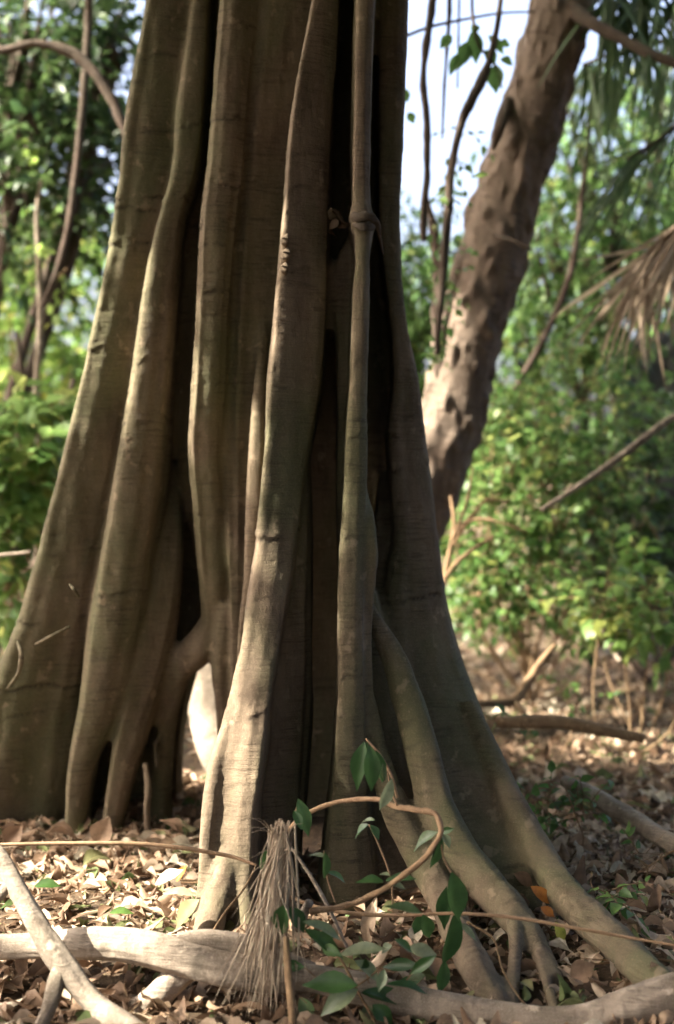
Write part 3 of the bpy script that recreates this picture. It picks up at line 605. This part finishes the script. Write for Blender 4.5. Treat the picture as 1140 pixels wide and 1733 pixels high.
one_leaf('fallen_leaf', G2, (940,1560), (955,1600), 4.45, 10, .98, 'yellow fallen leaf below the two orange leaves on the right', bend=.1, nrm=(.2, -1, .5))
one_leaf('fallen_leaf', M_lit, (965,1655), (1008,1630), 4.2, 20, .36, 'broad brown fallen leaf in shade near the bottom right corner', bend=.15, nrm=(.2, -1, .6))
one_leaf('fallen_leaf', M_lit, (870,1478), (905,1500), 4.8, 12, .33, 'tan leaf caught between the two sweeping right roots', bend=.1, nrm=(.2, -1, .6))

# ------------------------------------------------------------------ foreground vines, palm tuft, leafy shoots
def thing_tube(name, label, cat, L, mat, part=None, **k):
    k.setdefault('step', .012); k.setdefault('bump', .12); k.setdefault('bfreq', 12); k.setdefault('ns', 10)
    m_ = MB(); ptube(m_, L, **k)
    o = m_.build(name, mat, loc=P(*L[-1][:3])); return tag(o, label, cat)
thing_tube('dry_vine', 'thin straight tan stem running from the left edge to the front root', 'stem', [(-30,1430,4.35,2.5),(60,1428,4.36,3.2),(150,1427,4.38,3.5),(250,1429,4.4,3.5),(340,1440,4.42,3.6),(400,1452,4.42,3),(434,1464,4.4,2.2)], M_vine)
thing_tube('dry_vine', 'long thin tan stem crossing low from the front root to the right edge', 'stem', [(480,1512,4.3,3),(520,1530,4.28,3.5),(590,1545,4.22,3.5),(680,1549,4.15,3.2),(770,1546,4.1,3),(870,1553,4.08,3),(960,1568,4.06,3),(1060,1586,4.05,2.6),(1180,1606,4.02,2.2)], M_vine)
thing_tube('dry_vine', 'pale straight cane slanting down through the leafy shoots', 'stem', [(490,1430,4.3,2.5),(530,1490,4.25,3.2),(560,1545,4.2,3.2),(590,1610,4.15,2.6)], M_root)
thing_tube('dry_vine', 'very thin brown shoot bent in a zigzag at the lower right', 'stem', [(790,1560,4.15,2.4),(835,1590,4.12,2),(850,1640,4.1,1.8),(880,1690,4.05,1.4),(905,1720,4.02,1)], M_twig)
thing_tube('twig', 'thin dark red twig slanting down beside the foot of the front root', 'stem', [(434,1464,4.4,1.5),(415,1500,4.36,1.8),(380,1545,4.3,2),(345,1600,4.25,2)], M_twig)
thing_tube('dead_stick', 'short brown upright stick below the leafy shoots at the bottom edge', 'stick', [(484,1585,3.98,5),(487,1640,3.95,6.5),(493,1700,3.9,7),(496,1760,3.86,7)], M_twig, ns=16)
thing_tube('dead_stick', 'broken stub of pale wood ending beside the arching vine', 'stick', [(498,1572,4.2,7),(512,1550,4.18,8),(524,1526,4.16,7)], M_root, ns=16)
VN = empty('looping_vine', P(525,1542,4.15), 'orange brown woody vine looping in an arch with drooping green leaves', 'vine')
mb = MB(); ptube(mb, [(462,1448,4.3,2.5),(482,1412,4.32,3.4),(512,1382,4.3,3.8),(560,1360,4.28,3.8),(605,1353,4.25,3.8),(648,1355,4.2,3.8),(668,1364,4.18,4.6),(700,1370,4.14,4.5),(738,1380,4.1,4.6),(746,1405,4.07,4.6),(728,1440,4.06,4.7),(684,1480,4.07,4.8),(632,1514,4.1,5),(580,1534,4.13,5),(524,1541,4.16,5.5)], ns=14, step=.006, bump=.38, bfreq=22)
mb.build('stem', M_vine, VN)
for L in ([(619,1250,4.2,1.6),(642,1276,4.19,2),(662,1312,4.18,2.2),(672,1350,4.18,2.6)], [(672,1364,4.16,2),(662,1340,4.17,1.5),(655,1300,4.2,1)], [(624,1395,4.2,1.3),(645,1440,4.2,1.5),(662,1492,4.18,1.6),(664,1545,4.15,1.6)], [(505,1352,4.3,1),(500,1375,4.3,1.4),(498,1395,4.3,1.6)], [(746,1405,4.07,1.5),(750,1450,4.07,1.6),(765,1480,4.07,1.5)], [(448,1438,4.3,1),(456,1452,4.3,1.4)], [(548,1440,4.25,1),(552,1480,4.24,1.2),(568,1530,4.2,1.3)]):
    mb = MB(); ptube(mb, L, ns=6, step=.01, bump=.15, bfreq=10); mb.build('side_stem', M_vine, VN)
VL = [((617,1254),(598,1344),15,.15,(-.5,-1,.1)),((621,1255),(610,1322),8,.5,(.8,-1,0)),((626,1262),(632,1346),15,.2,(.2,-1,.1)),((636,1270),(652,1330),10,.2,(.5,-1,.1)),((648,1290),(650,1326),5,.75,(0,-1,0)),((663,1318),(642,1374),11,.95,(.4,-1,.3)),
 ((504,1352),(524,1418),13,.45,(.3,-1,.2)),((497,1372),(512,1405),8,.3,(.3,-1,.2)),((448,1438),(450,1488),12,.35,(.2,-1,.2)),((450,1440),(470,1470),10,.55,(.2,-1,.4)),((624,1395),(598,1418),10,.4,(0,-.4,1)),((626,1396),(642,1422),8,.3,(.2,-.6,.8)),((612,1392),(635,1386),7,.85,(0,-.3,1)),
 ((549,1442),(553,1492),9,.4,(.8,-1,.2)),((552,1476),(592,1490),8,.55,(0,-.5,1)),((552,1452),(520,1442),6,.8,(0,-.4,1)),((650,1492),(600,1490),10,.4,(0,-.5,1)),((652,1490),(706,1486),11,.3,(0,-.5,1)),((655,1494),(688,1504),7,.95,(0,-.5,1)),((660,1482),(640,1478),5,.85,(0,-.3,1)),
 ((742,1408),(690,1436),12,.75,(0,-.6,1)),((746,1412),(732,1480),10,.3,(.5,-1,.2)),((748,1408),(768,1402),6,.5,(0,-1,.4)),((748,1410),(762,1436),8,.9,(.2,-.6,.7)),((764,1476),(778,1562),19,.3,(.3,-1,.3)),((756,1500),(748,1580),14,.2,(-.4,-1,.2)),((772,1540),(756,1652),17,.12,(.4,-1,.1)),((752,1625),(745,1690),12,.2,(.2,-1,.1)),((772,1560),(812,1592),7,.9,(0,-.5,1)),((715,1546),(650,1530),12,.7,(0,-.5,1)),((715,1548),(728,1590),13,.6,(.2,-1,.5)),((712,1546),(700,1585),9,.4,(0,-1,.4))]
for i, (a, t, w, v, nr) in enumerate(VL): one_leaf('leaf', G4, a, t, 4.12+.06*math.sin(i*2.3), w, v, None, nrm=nr, dY=.03*math.sin(i*5.1), parent=VN, bend=.15+.1*math.sin(i), fold=.2)
LS = empty('leafy_shoot', P(640,1745,4.0), 'low dark green shoot with broad leaves in front of the foreground root', 'plant')
for L in ([(660,1790,3.95,3),(640,1740,3.98,3),(606,1680,4.02,2.6),(570,1615,4.06,2.2),(520,1575,4.1,2),(480,1530,4.15,1.6)], [(600,1672,4.02,1.6),(640,1640,4.02,1.6),(668,1590,4.05,1.4)]):
    mb = MB(); ptube(mb, L, ns=8, step=.01, bump=.15, bfreq=10); mb.build('stem', M_twig, LS)
for i, (a, t, w, v, nr) in enumerate([((482,1530),(470,1592),17,.15,(-.4,-1,.3)),((490,1535),(518,1580),14,.2,(.3,-1,.4)),((515,1572),(588,1622),13,.25,(0,-.8,.8)),((512,1560),(592,1584),12,.8,(0,-.6,1)),((575,1616),(658,1600),14,.97,(0,-.6,1)),((600,1626),(652,1660),13,.85,(0,-.7,1)),((606,1668),(508,1664),20,.4,(0,-.8,.8)),((606,1674),(532,1716),18,.9,(0,-.8,.8)),((618,1700),(632,1762),22,.85,(0,-.8,.6)),((612,1680),(712,1690),15,.3,(0,-.8,.8)),((650,1640),(640,1680),9,.8,(0,-1,.5)),((655,1665),(735,1668),9,.25,(0,-.5,1)),((560,1600),(545,1560),9,.5,(0,-.8,.6)),((630,1700),(670,1740),15,.3,(0,-.8,.6)),((668,1590),(700,1612),9,.35,(0,-.6,.8)),((664,1600),(640,1612),9,.92,(0,-.6,.8))]):
    one_leaf('leaf', G4, a, t, 3.98+.05*math.sin(i*1.7), w, v, None, nrm=nr, parent=LS, bend=.2+.15*math.sin(i*3), fold=.2, dY=.03*math.cos(i*4.1))
Rs = np.random.default_rng(15)
for i in range(15):
    a = (Rs.uniform(500, 760), Rs.uniform(1560, 1725)); an = Rs.uniform(-.6, 3.6); L_ = Rs.uniform(32, 72)
    t = (a[0]+math.cos(an)*L_, a[1]+math.sin(an)*L_*.6+8)
    if i % 2 == 0:
        m_ = MB(); ptube(m_, [((a[0]+640)/2, a[1]+60, 4.05, 1.2), (a[0]*.7+640*.3-4, a[1]+30, 4.04, 1.2), (a[0], a[1], 4.03, .8)], ns=5, step=.02); m_.build('stem', M_twig, LS)
    one_leaf('leaf', G4, a, t, 4.03+Rs.normal(0, .05), Rs.uniform(7, 14), float(np.clip(Rs.normal(.4, .35), 0, 1)), None, nrm=(Rs.normal(0, .4), -.8, Rs.uniform(.2, 1)), parent=LS, bend=Rs.uniform(.1, .45), fold=.2, dY=Rs.normal(0, .03))
PF = empty('dry_palm_tuft', P(440,1745,3.95), 'shaggy tuft of dry straw coloured palm leaflets hanging over the foreground root', 'palm frond')
R2 = np.random.default_rng(5); mb = MB(); tmb = MB()
for k in range(190):
    x0 = 476+R2.normal(0, 8); y0 = 1388+abs(R2.normal(0, 55)); sp2 = R2.standard_t(3)*.8
    x0 -= (y0-1388)*.12; L = R2.uniform(.25, 1.0)*(1-(y0-1388)/500); y1 = y0+350*L+R2.normal(0, 10); x1 = x0-40*L+sp2*36*L
    Yo = 4.12+R2.normal(0, .035); w = R2.uniform(.8, 2.6); v = np.clip(R2.normal(.6, .3), 0, 1); kx = R2.normal(0, 7)
    ptube(mb, [(x0, y0, Yo+.02, w*.8), (x0+(x1-x0)*.2+kx, y0*.68+y1*.32, Yo-.01, w), (x0+(x1-x0)*.55+kx*.4+R2.normal(0, 5), y0*.36+y1*.64, Yo-.06, w*.8), (x1, y1, Yo-.12+R2.normal(0, .03), .3)], ns=5, step=.03, flat=.4, var=v, bump=.3, bfreq=20, seed=k, cap=False)
for k in range(26):
    a = R2.uniform(-2.6, -.5) if k % 2 else R2.uniform(1.2, 4.4); L = R2.uniform(30, 90); x0, y0 = 470+R2.normal(0, 8), 1400+R2.uniform(0, 90)
    ptube(mb, [(x0, y0, 4.12, 1.4), (x0+math.cos(a)*L*.5, y0+math.sin(a)*L*.4, 4.08, 1.2), (x0+math.cos(a)*L, y0+math.sin(a)*L*.6+14, 4.06, .3)], ns=4, step=.02, flat=.4, var=.7, cap=False)
mb.build('leaflets', M_straw, PF)
mb = MB(); ptube(mb, [(474,1386,4.15,4),(480,1420,4.15,5),(474,1480,4.13,5),(460,1560,4.1,4)], ns=10, step=.01, bump=.2); mb.build('stalk', M_straw, PF)

# ------------------------------------------------------------------ background plants
def plant(name, label, cat, base, blobs, lmat, smat, lsize, lwid, vmean, vsd, seed, stem_r=.02, nl=9, tl=.45, droop=.3, group=None, stems=True, hang=0.0):
    """blobs: (px, py, Y, rx px, ry px, depth m, twigs). Stems rise from the base to each blob; leafy twigs fill it."""
    R = np.random.default_rng(seed); root = empty(name, base, label, cat, group)
    base = np.array(base, float); L_ = MB(); St = MB()
    for (px, py, Y, rx, ry, dp, nt_) in blobs:
        c = P(px, py, Y); rx_, ry_ = rx/F*Y, ry/F*Y
        u = R.normal(size=(nt_, 3)); u = norm(u)*(R.random((nt_, 1))**.45)
        O = c+u*np.array([rx_, dp, ry_])
        O[:, 2] = np.maximum(O[:, 2], .12)
        k = noise(O[:, 0]*2.2+seed, O[:, 1]*2.2, O[:, 2]*2.2) > -.28
        O = O[k]; u = u[k]
        Dr = u*0.8+R.normal(0, .5, u.shape)+np.array([0, 0, .25-hang])
        twig_leaves(L_, St, O, Dr, tl*R.uniform(.6, 1.3, len(O)), nl, lsize, lwid, vmean, vsd, .003, droop, R)
        if stems:
            mid = base*.45+c*.55+R.normal(0, .12, 3)
            tube(St, [base, base*.75+mid*.25+R.normal(0, .03, 3), mid, c, c+(c-mid)*.35+R.normal(0, .1, 3)], np.array([1, .85, .6, .35, .12])*stem_r, 7, .08, .12, 3)
            for j in range(5):
                e = O[R.integers(len(O))] if len(O) else c
                tube(St, [mid*.4+c*.6, (c+e)/2+R.normal(0, .06, 3), e], np.array([.35, .25, .1])*stem_r, 5, .1)
    L_.build('foliage', lmat, root); St.build('stems', smat, root)
    return root
def gb(px, Y): 
    x = (px-570)/F*Y; return (x, Y, float(gz(x, Y))-.03)
# left side
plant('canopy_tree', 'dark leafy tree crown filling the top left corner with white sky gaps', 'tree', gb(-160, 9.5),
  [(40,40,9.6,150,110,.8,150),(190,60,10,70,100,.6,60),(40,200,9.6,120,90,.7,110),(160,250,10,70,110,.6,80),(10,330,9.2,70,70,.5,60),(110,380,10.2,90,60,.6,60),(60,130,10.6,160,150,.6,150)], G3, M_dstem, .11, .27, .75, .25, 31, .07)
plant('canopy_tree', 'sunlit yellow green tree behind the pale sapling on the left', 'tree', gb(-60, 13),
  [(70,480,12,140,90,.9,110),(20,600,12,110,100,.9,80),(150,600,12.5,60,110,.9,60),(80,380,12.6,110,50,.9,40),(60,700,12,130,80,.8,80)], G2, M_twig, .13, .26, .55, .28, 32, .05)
plant('shrub', 'bright broad leaved shrub beside the left edge of the fig trunk', 'shrub', gb(10, 8.4),
  [(60,740,8.4,70,50,.35,34),(20,830,8.2,60,60,.35,34),(60,850,8.5,50,50,.3,26),(-10,930,8.2,50,50,.35,20),(30,990,8.0,30,35,.2,10),(-60,800,8.2,60,120,.4,40)], G1, M_twig, .15, .30, .72, .2, 33, .014, nl=7, tl=.35)
plant('shrub', 'low dark shrub at the far left under the yellow green tree', 'shrub', gb(-20, 10),
  [(10,900,10,90,70,.4,60),(60,960,10,60,50,.4,30),(-40,1000,9.6,80,60,.4,30)], G3, M_dstem, .13, .28, .75, .2, 34, .014)
thing_tube('liana', 'dark liana hanging in front of the left foliage', 'liana', [(152,-80,8.4,7),(148,60,8.4,7),(140,170,8.4,6.5),(128,290,8.4,6),(112,400,8.4,6),(92,470,8.4,5),(70,520,8.4,4)], M_dstem, step=.03)
m_ = thing_tube('bent_branch', 'dark bare branch arching from the left edge towards the fig trunk', 'branch', [(-60,84,8.0,6),(0,86,8,7),(60,74,8,7),(110,84,8,9),(150,112,8,9.5),(182,155,8,9),(205,205,8,8),(225,260,8,7)], M_dstem, step=.03, bump=.2)
SP = empty('sapling', gb(62, 8.8), 'slender pale sapling stem rising in front of the left foliage', 'sapling')
mb = MB(); ptube(mb, [(62,940,8.8,5),(62,760,8.8,6),(62,640,8.8,6),(68,540,8.8,5.5),(66,450,8.8,5),(62,370,8.8,4),(70,300,8.8,3)], ns=10, step=.03, bump=.2, bfreq=5, rings=1); mb.build('stem', M_root, SP)
mb = MB(); ptube(mb, [(68,520,8.8,3),(90,480,8.8,3),(112,455,8.8,2)], ns=6, step=.03); mb.build('side_branch', M_twig, SP)
mb = MB(); Rk = np.random.default_rng(4); twig_leaves(mb, None, np.array([P(70,300,8.8),P(66,420,8.8),P(112,455,8.8)]), Rk.normal(size=(3,3)), .3, 7, .11, .25, .8, .1, R=Rk); mb.build('foliage', G2, SP)
for L, l in (([(125,640,9.2,5),(105,720,9.2,5),(85,800,9.2,6),(60,960,9.2,6)], 'brown stem leaning right behind the left edge of the fig trunk'), ([(28,560,9.4,4),(40,680,9.4,7),(30,760,9.4,8),(20,960,9.4,9)], 'dark stem standing among the shrubs left of the pale sapling')):
    thing_tube('thin_sapling', l, 'sapling', L, M_dstem, step=.03)
thing_tube('dry_vine', 'thin pale twig poking in from the left edge at mid height', 'stem', [(-40,942,7,3),(20,938,7,3),(52,934,7,2)], M_root, step=.03)
# between the fig and the leaning tree
plant('shrub', 'leafy green shrub seen between the fig trunk and the leaning tree', 'shrub', gb(690, 10.5),
  [(710,520,10.5,45,70,.4,60),(715,610,10.5,40,60,.4,40),(740,420,10.8,45,60,.4,26),(690,450,10.8,45,50,.4,26),(700,700,10.4,30,50,.3,16)], G1, M_dstem, .12, .27, .5, .25, 41, .02)
for L, l in (([(742,-90,7.4,7),(728,30,7.4,6.5),(716,130,7.4,6),(722,210,7.4,6),(722,290,7.4,5.5),(716,370,7.4,6),(716,408,7.4,5)], 'bare reddish liana hanging just right of the fig trunk against white sky'),
             ([(758,-90,7.6,4),(760,20,7.6,4),(754,110,7.6,3),(750,180,7.6,2.5),(748,235,7.6,1.5)], 'thin short liana hanging second to the right of the fig trunk'),
             ([(778,-90,7.7,2),(776,40,7.7,2),(774,150,7.7,1.5)], 'finest hanging vine thread left of the leaning tree top'),
             ([(852,-40,7.2,4),(838,60,7.2,5),(822,120,7.2,7),(800,165,7.2,10),(782,205,7.2,7),(766,270,7.2,6),(758,350,7.2,7),(752,430,7.2,7),(744,520,7.2,6),(740,600,7.2,5)], 'knobbly dark liana slanting down beside the leaning tree')):
    thing_tube('liana', l, 'liana', L, M_dstem, step=.025, bump=.35, bfreq=9)
thing_tube('liana', 'dark twisted liana below the bare reddish one', 'liana', [(722,330,7.9,3),(735,400,7.9,8),(742,460,7.9,9),(738,540,7.9,8),(745,640,7.9,8)], M_dstem, step=.025, bump=.5, bfreq=10)
thing_tube('dry_vine', 'thin reddish twig crossing the white sky near the top', 'stem', [(684,62,7.5,3),(720,48,7.5,3),(790,32,7.5,2.5),(850,22,7.5,2),(905,20,7.5,1.5)], M_dstem, step=.03)
BL = empty('broadleaf_creeper', P(800, 30, 7.3), 'creeper with big backlit leaves hanging in the white gap beside the leaning tree', 'creeper')
mb = MB(); ptube(mb, [(800,-40,7.3,2),(800,30,7.3,3),(812,80,7.3,2.5),(838,110,7.3,2),(850,150,7.3,1.5)], ns=6, step=.03); mb.build('stem', M_dstem, BL)
for i, (a, t, w, v) in enumerate((((800,50),(808,110),14,.4),((790,70),(778,118),13,.3),((765,60),(742,82),10,.5),((820,85),(842,110),12,.4),((838,108),(838,160),15,.5),((845,75),(866,74),9,.4),((826,60),(858,92),9,.3),((846,100),(872,108),9,.6),((800,40),(806,60),9,.5),((775,90),(760,130),9,.4),((800,300),(830,290),5,.9),((686,150),(688,175),8,.5),((690,190),(702,210),8,.6))):
    one_leaf('leaf', G1, a, t, 7.3, w, v, None, nrm=(.3*math.sin(i), -1, .3), parent=BL)
Rv = np.random.default_rng(8)
CR_ = empty('leafy_creeper', P(745,520,7.6), 'tangled small leaved creeper climbing the dark lianas left of the leaning tree', 'creeper')
mb = MB(); ms = MB()
for k in range(34):
    t = Rv.random(); q = P(np.interp(t, [0, .4, 1], [800, 752, 738])+Rv.normal(0, 8), 170+t*440, 7.5+Rv.normal(0, .12))
    twig_leaves(mb, ms, q[None], Rv.normal(size=(1, 3))+np.array([[0, 0, -.5]]), .16, 4, .055, .3, .45, .25, .002, .5, Rv)
mb.build('foliage', G1, CR_); ms.build('stems', M_dstem, CR_)
# right side
plant('canopy_tree', 'mid green tree with trailing branches behind the leaning tree', 'tree', gb(1000, 12),
  [(980,250,11,70,120,.7,70),(1060,330,11,90,120,.8,90),(940,440,11,60,120,.7,70),(1010,520,11,120,90,.8,100),(910,600,11,80,80,.7,60),(1120,200,11.5,70,90,.7,35),(1130,430,11.5,60,120,.7,40)], G1, M_dstem, .11, .25, .55, .3, 51, .06, hang=.6, droop=.6)
plant('shrub', 'fine leaved bright green shrub in the right middle distance', 'shrub', gb(900, 9.2),
  [(860,720,9.2,60,80,.4,60),(950,680,9.4,100,70,.5,80),(900,800,9,90,60,.45,70),(830,860,8.8,50,60,.4,36),(960,880,9,80,60,.45,56),(860,960,8.8,80,45,.4,40),(1030,780,9.4,70,60,.5,36),(800,990,8.9,60,45,.35,30),(900,1020,8.7,70,35,.35,30),(770,900,8.9,30,60,.3,20)], G1, M_twig, .085, .25, .62, .25, 52, .014, nl=10, tl=.35)
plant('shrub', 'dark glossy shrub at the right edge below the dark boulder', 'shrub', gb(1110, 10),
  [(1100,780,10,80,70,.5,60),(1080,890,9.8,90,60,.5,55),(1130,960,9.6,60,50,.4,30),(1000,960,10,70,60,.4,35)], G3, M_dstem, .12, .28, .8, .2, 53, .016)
plant('shrub', 'small yellow green plant in front of the dark glossy shrub', 'shrub', gb(1085, 8),
  [(1080,960,8,30,22,.15,9),(1090,990,8,35,22,.15,9),(1050,955,8,15,15,.1,4)], G2, M_twig, .11, .3, .4, .2, 54, .008, nl=5, tl=.2)
plant('shrub', 'low green plant with drooping leaves at the edge of the sunny litter', 'shrub', gb(1060, 7.6),
  [(1060,1040,7.6,55,30,.2,22),(1110,1070,7.5,45,30,.2,18),(1020,1020,7.7,35,25,.2,12)], G1, M_twig, .10, .3, .8, .15, 55, .008, nl=6, tl=.22)
for i, (px, py, Yd, n_, l) in enumerate(((852,1235,6.4,7,'tiny bright green seedling just right of the fig buttress'), (950,1160,7.6,4,'small seedling with few leaves beside the forked stick'), (1065,1165,7.4,6,'leafy seedling on the sunny litter near the right edge'), (925,1375,5.6,9,'dark green seedling beside the lower right buttress'), (985,1370,5.5,7,'low green seedling just right of the darker one'), (1090,1450,5.05,10,'spreading green seedling near the right edge low down'), (1035,1545,4.6,6,'small dark seedling beside the end of the right root'))):
    c = P(px, py, Yd); plant('seedling', l, 'seedling', (c[0], Yd, float(gz(c[0], Yd))), [(px, py, Yd, 24, 16, .1, n_)], G1, M_twig, .055, .3, .5, .2, 60+i, .004, nl=5, tl=.12)
plant('shrub', 'low mixed undergrowth fringing the back of the sunny litter on the right', 'shrub', gb(900, 9.6),
  [(790,1010,9.4,45,40,.3,34),(860,1035,9.3,60,30,.3,40),(950,1030,9.4,70,35,.3,46),(1030,1010,9.6,60,40,.3,40),(1120,1040,9.2,60,35,.3,34),(900,940,10,100,50,.4,50)], G1, M_twig, .08, .28, .35, .3, 58, .008, nl=7, tl=.25)
# boulder-like dark mound high on the right
MBd = MB(); u_, v_ = np.meshgrid(np.linspace(0, 2*np.pi, 120, endpoint=False), np.linspace(0.02, np.pi-.02, 90)); sx = np.stack([np.cos(u_)*np.sin(v_), np.sin(u_)*np.sin(v_), np.cos(v_)], -1)
rr_ = 1+.22*noise(sx[..., 0]*1.6, sx[..., 1]*1.6, sx[..., 2]*1.6)+.12*noise(sx[..., 0]*4, sx[..., 1]*4, sx[..., 2]*4)+.06*noise(sx[..., 0]*11, sx[..., 1]*11, sx[..., 2]*11)
MBd.add((sx*rr_[..., None]*np.array([.62, .6, 1.5])+np.array([2.75, 11.6, 1.05])).reshape(-1, 3), grid_faces(90, 120))
tag(MBd.build('boulder', M_stone, loc=(2.75, 11.6, 0)), 'tall dark rough boulder rising behind the shrubs at the right edge', 'boulder')
# palm: dry hanging frond, green frond, thin leaflets
def frond(name, label, rach, n, Lpx, ang, spread, mat, w, Y, seed, v0, droop=.2):
    R = np.random.default_rng(seed); o = empty(name, P(rach[0][0], rach[0][1], Y), label, 'palm frond')
    m1 = MB(); ptube(m1, [(a, b_, Y, r) for a, b_, r in rach], ns=8, step=.03, bump=.1); m1.build('stalk', M_straw if mat is M_straw else M_dstem, o)
    m2 = MB(); rp = np.array([[a, b_] for a, b_, r in rach]); 
    for k in range(n):
        t = R.uniform(.0, 1)*(len(rp)-1); i = min(int(t), len(rp)-2); q = rp[i]+(rp[i+1]-rp[i])*(t-i)
        a = math.radians(ang+R.normal(0, spread)); L = Lpx*R.uniform(.6, 1.1); e = q+np.array([math.cos(a), math.sin(a)])*L
        A = P(q[0], q[1], Y); B_ = P(e[0], e[1], Y+R.normal(0, .25))
        leaves(m2, A[None], (B_-A)[None], (np.array([[0, -1, .6]])+R.normal(0, .5, (1, 3))), np.array([np.linalg.norm(B_-A)]), np.array([w/F*Y]), np.array([np.clip(v0+R.normal(0, .2), 0, 1)]), leaf_template('blade', .15, droop))
    m2.build('leaflets', mat, o); return o
frond('palm_frond', 'dry tan palm frond hanging at the right edge', [(1200,340,6),(1150,380,6),(1105,420,5),(1085,440,3)], 90, 215, 114, 17, M_straw, 3.2, 7.6, 1, .55)
frond('palm_frond', 'dark green palm frond spreading from the top right corner', [(1230,-60,6),(1150,-30,6),(1060,-20,5),(1010,-10,4)], 95, 190, 80, 30, M_palm, 4.5, 7.9, 2, .4)
frond('palm_frond', 'sparse old palm frond with thin stringy leaflets on the right', [(1220,160,5),(1160,200,5),(1110,240,4),(1060,270,3)], 46, 240, 122, 12, M_palm, 1.6, 8.2, 3, .25)
frond('palm_frond', 'second green palm frond hanging behind the top right branch', [(1200,60,5),(1120,70,5),(1040,90,4),(985,110,3)], 80, 190, 100, 16, M_palm, 3.6, 8.8, 4, .6)
thing_tube('dead_stick', 'long straight pale stick slanting across the right shrubs', 'stick', [(1190,680,7.2,5),(1130,712,7.2,6),(1060,765,7.2,6.5),(990,815,7.2,5),(915,864,7.2,3.5)], M_root, step=.03)
thing_tube('liana', 'grey liana slanting through the green trees right of the leaning tree', 'liana', [(1005,120,9,4),(985,330,9,5),(960,480,9,6),(905,600,9,6),(870,660,9,5)], M_dstem, step=.04, bump=.3)
PB = empty('bare_bush', gb(752, 7.6), 'pale bare branching stems just right of the fig trunk', 'bush')
for L in ([(748,1010,7.6,7),(758,950,7.6,7),(772,900,7.6,6),(800,872,7.6,5),(820,848,7.6,4),(865,850,7.6,3)], [(752,980,7.6,5),(770,955,7.55,6),(800,930,7.5,5),(835,908,7.5,3)], [(758,950,7.6,5),(768,880,7.65,5),(762,840,7.7,3)], [(770,900,7.6,4),(790,850,7.6,4),(800,790,7.6,2)], [(765,925,7.6,4),(800,880,7.5,4),(850,885,7.45,3),(890,900,7.4,2)]):
    mb = MB(); ptube(mb, [(a, b_, c_, r*.7) for a, b_, c_, r in L], ns=10, step=.02, bump=.2, bfreq=6); mb.build('stem', M_twig, PB)
FS = empty('forked_stick', P(870,1190,7.2), 'forked dead stick lying on the sunny litter on the right', 'stick')
for L in ([(790,1192,7.0,5),(830,1190,7.05,7),(868,1186,7.1,9),(895,1150,7.2,7),(915,1120,7.3,6),(940,1090,7.4,4)], [(868,1186,7.1,6),(885,1205,7.0,5),(892,1215,6.95,3)]):
    mb = MB(); ptube(mb, L, ns=12, step=.02, bump=.2, bfreq=6); mb.build('stem', M_twig, FS)
thing_tube('fallen_log', 'thin brown log half buried in the litter behind the right buttress', 'log', [(840,1222,6.25,8),(880,1222,6.25,11),(950,1222,6.25,11),(1020,1236,6.2,10),(1090,1250,6.15,7)], M_twig, step=.02, ns=20)
thing_tube('fallen_log', 'pale sunlit log slanting to the right edge through the litter', 'log', [(955,1322,5.75,10),(1000,1345,5.6,15),(1060,1380,5.45,16),(1120,1418,5.25,16),(1200,1462,5.1,15)], M_root, step=.015, ns=24)
thing_tube('dead_stick', 'thin slanting stick standing in the far right litter', 'stick', [(990,1030,7.9,4),(1020,1075,7.7,5),(1050,1120,7.5,4)], M_root, step=.03)
# ------------------------------------------------------------------ far wood in view, unseen wood added behind against front light
R4 = np.random.default_rng(77); WL = MB(); WS = MB()
def wood(n, fn, vm):
    x, y, z = fn(n); k = (noise(x*.5, y*.5, z*.5) > -.25) & canopy_ok(np.stack([x, y, z], 1), R4); x, y, z = x[k], y[k], z[k]; m = len(x)
    leaves(WL, np.stack([x, y, z], 1), R4.normal(size=(m, 3)), np.array([0, 0, 1.])+R4.normal(0, .6, (m, 3)), R4.uniform(.14, .30, m), R4.uniform(.05, .09, m), np.clip(vm+R4.normal(0, .25, m), 0, 1), TS)
def far_fn(n):
    y = R4.uniform(13.5, 24, n); x = R4.uniform(-.80, .65, n)*y; px = 570+x/y*F
    top = np.interp(px, [-1500, -500, 100, 230, 660, 700, 800, 880, 960, 1140, 1500], [250, 280, 330, 380, 500, 440, 390, 300, 120, 140, 100])
    ztop = 1.5+(800-top)/F*y
    return x, y, np.maximum(.05, R4.random(n)**.8*ztop)
wood(72000, far_fn, .45)
far = WL.build('distant_wood', G1); tag(far, 'mass of green forest foliage in the far background', 'woodland', kind='stuff')
WL = MB()
def back_fn(n):  # unseen foliage ring, put in to block light from the camera side and right
    a = R4.uniform(math.radians(-168), math.radians(48), n); r = R4.uniform(6.5, 10, n)
    return r*np.cos(a)+1, r*np.sin(a)+3, R4.uniform(0, 8.5, n)
wood(42000, back_fn, .3)
tag(WL.build('unseen_blocking_wood', G3), 'unseen forest foliage added behind the viewpoint to block front light', 'woodland', kind='stuff')

# ------------------------------------------------------------------ groups of repeats
GR = {'liana': 'lianas hanging in the forest', 'seedling': 'green seedlings growing in the leaf litter', 'palm frond': 'palm fronds on the right', 'shrub': 'shrubs around the clearing', 'leaf': 'single fallen leaves that stand out', 'stem': 'thin dry stems and vines', 'stick': 'dead sticks', 'log': 'fallen logs', 'sapling': 'slender saplings on the left'}
for o in SC.objects:
    if o.parent is None and o.get('category') in GR and o.name != 'dry_palm_tuft': o['group'] = GR[o['category']]
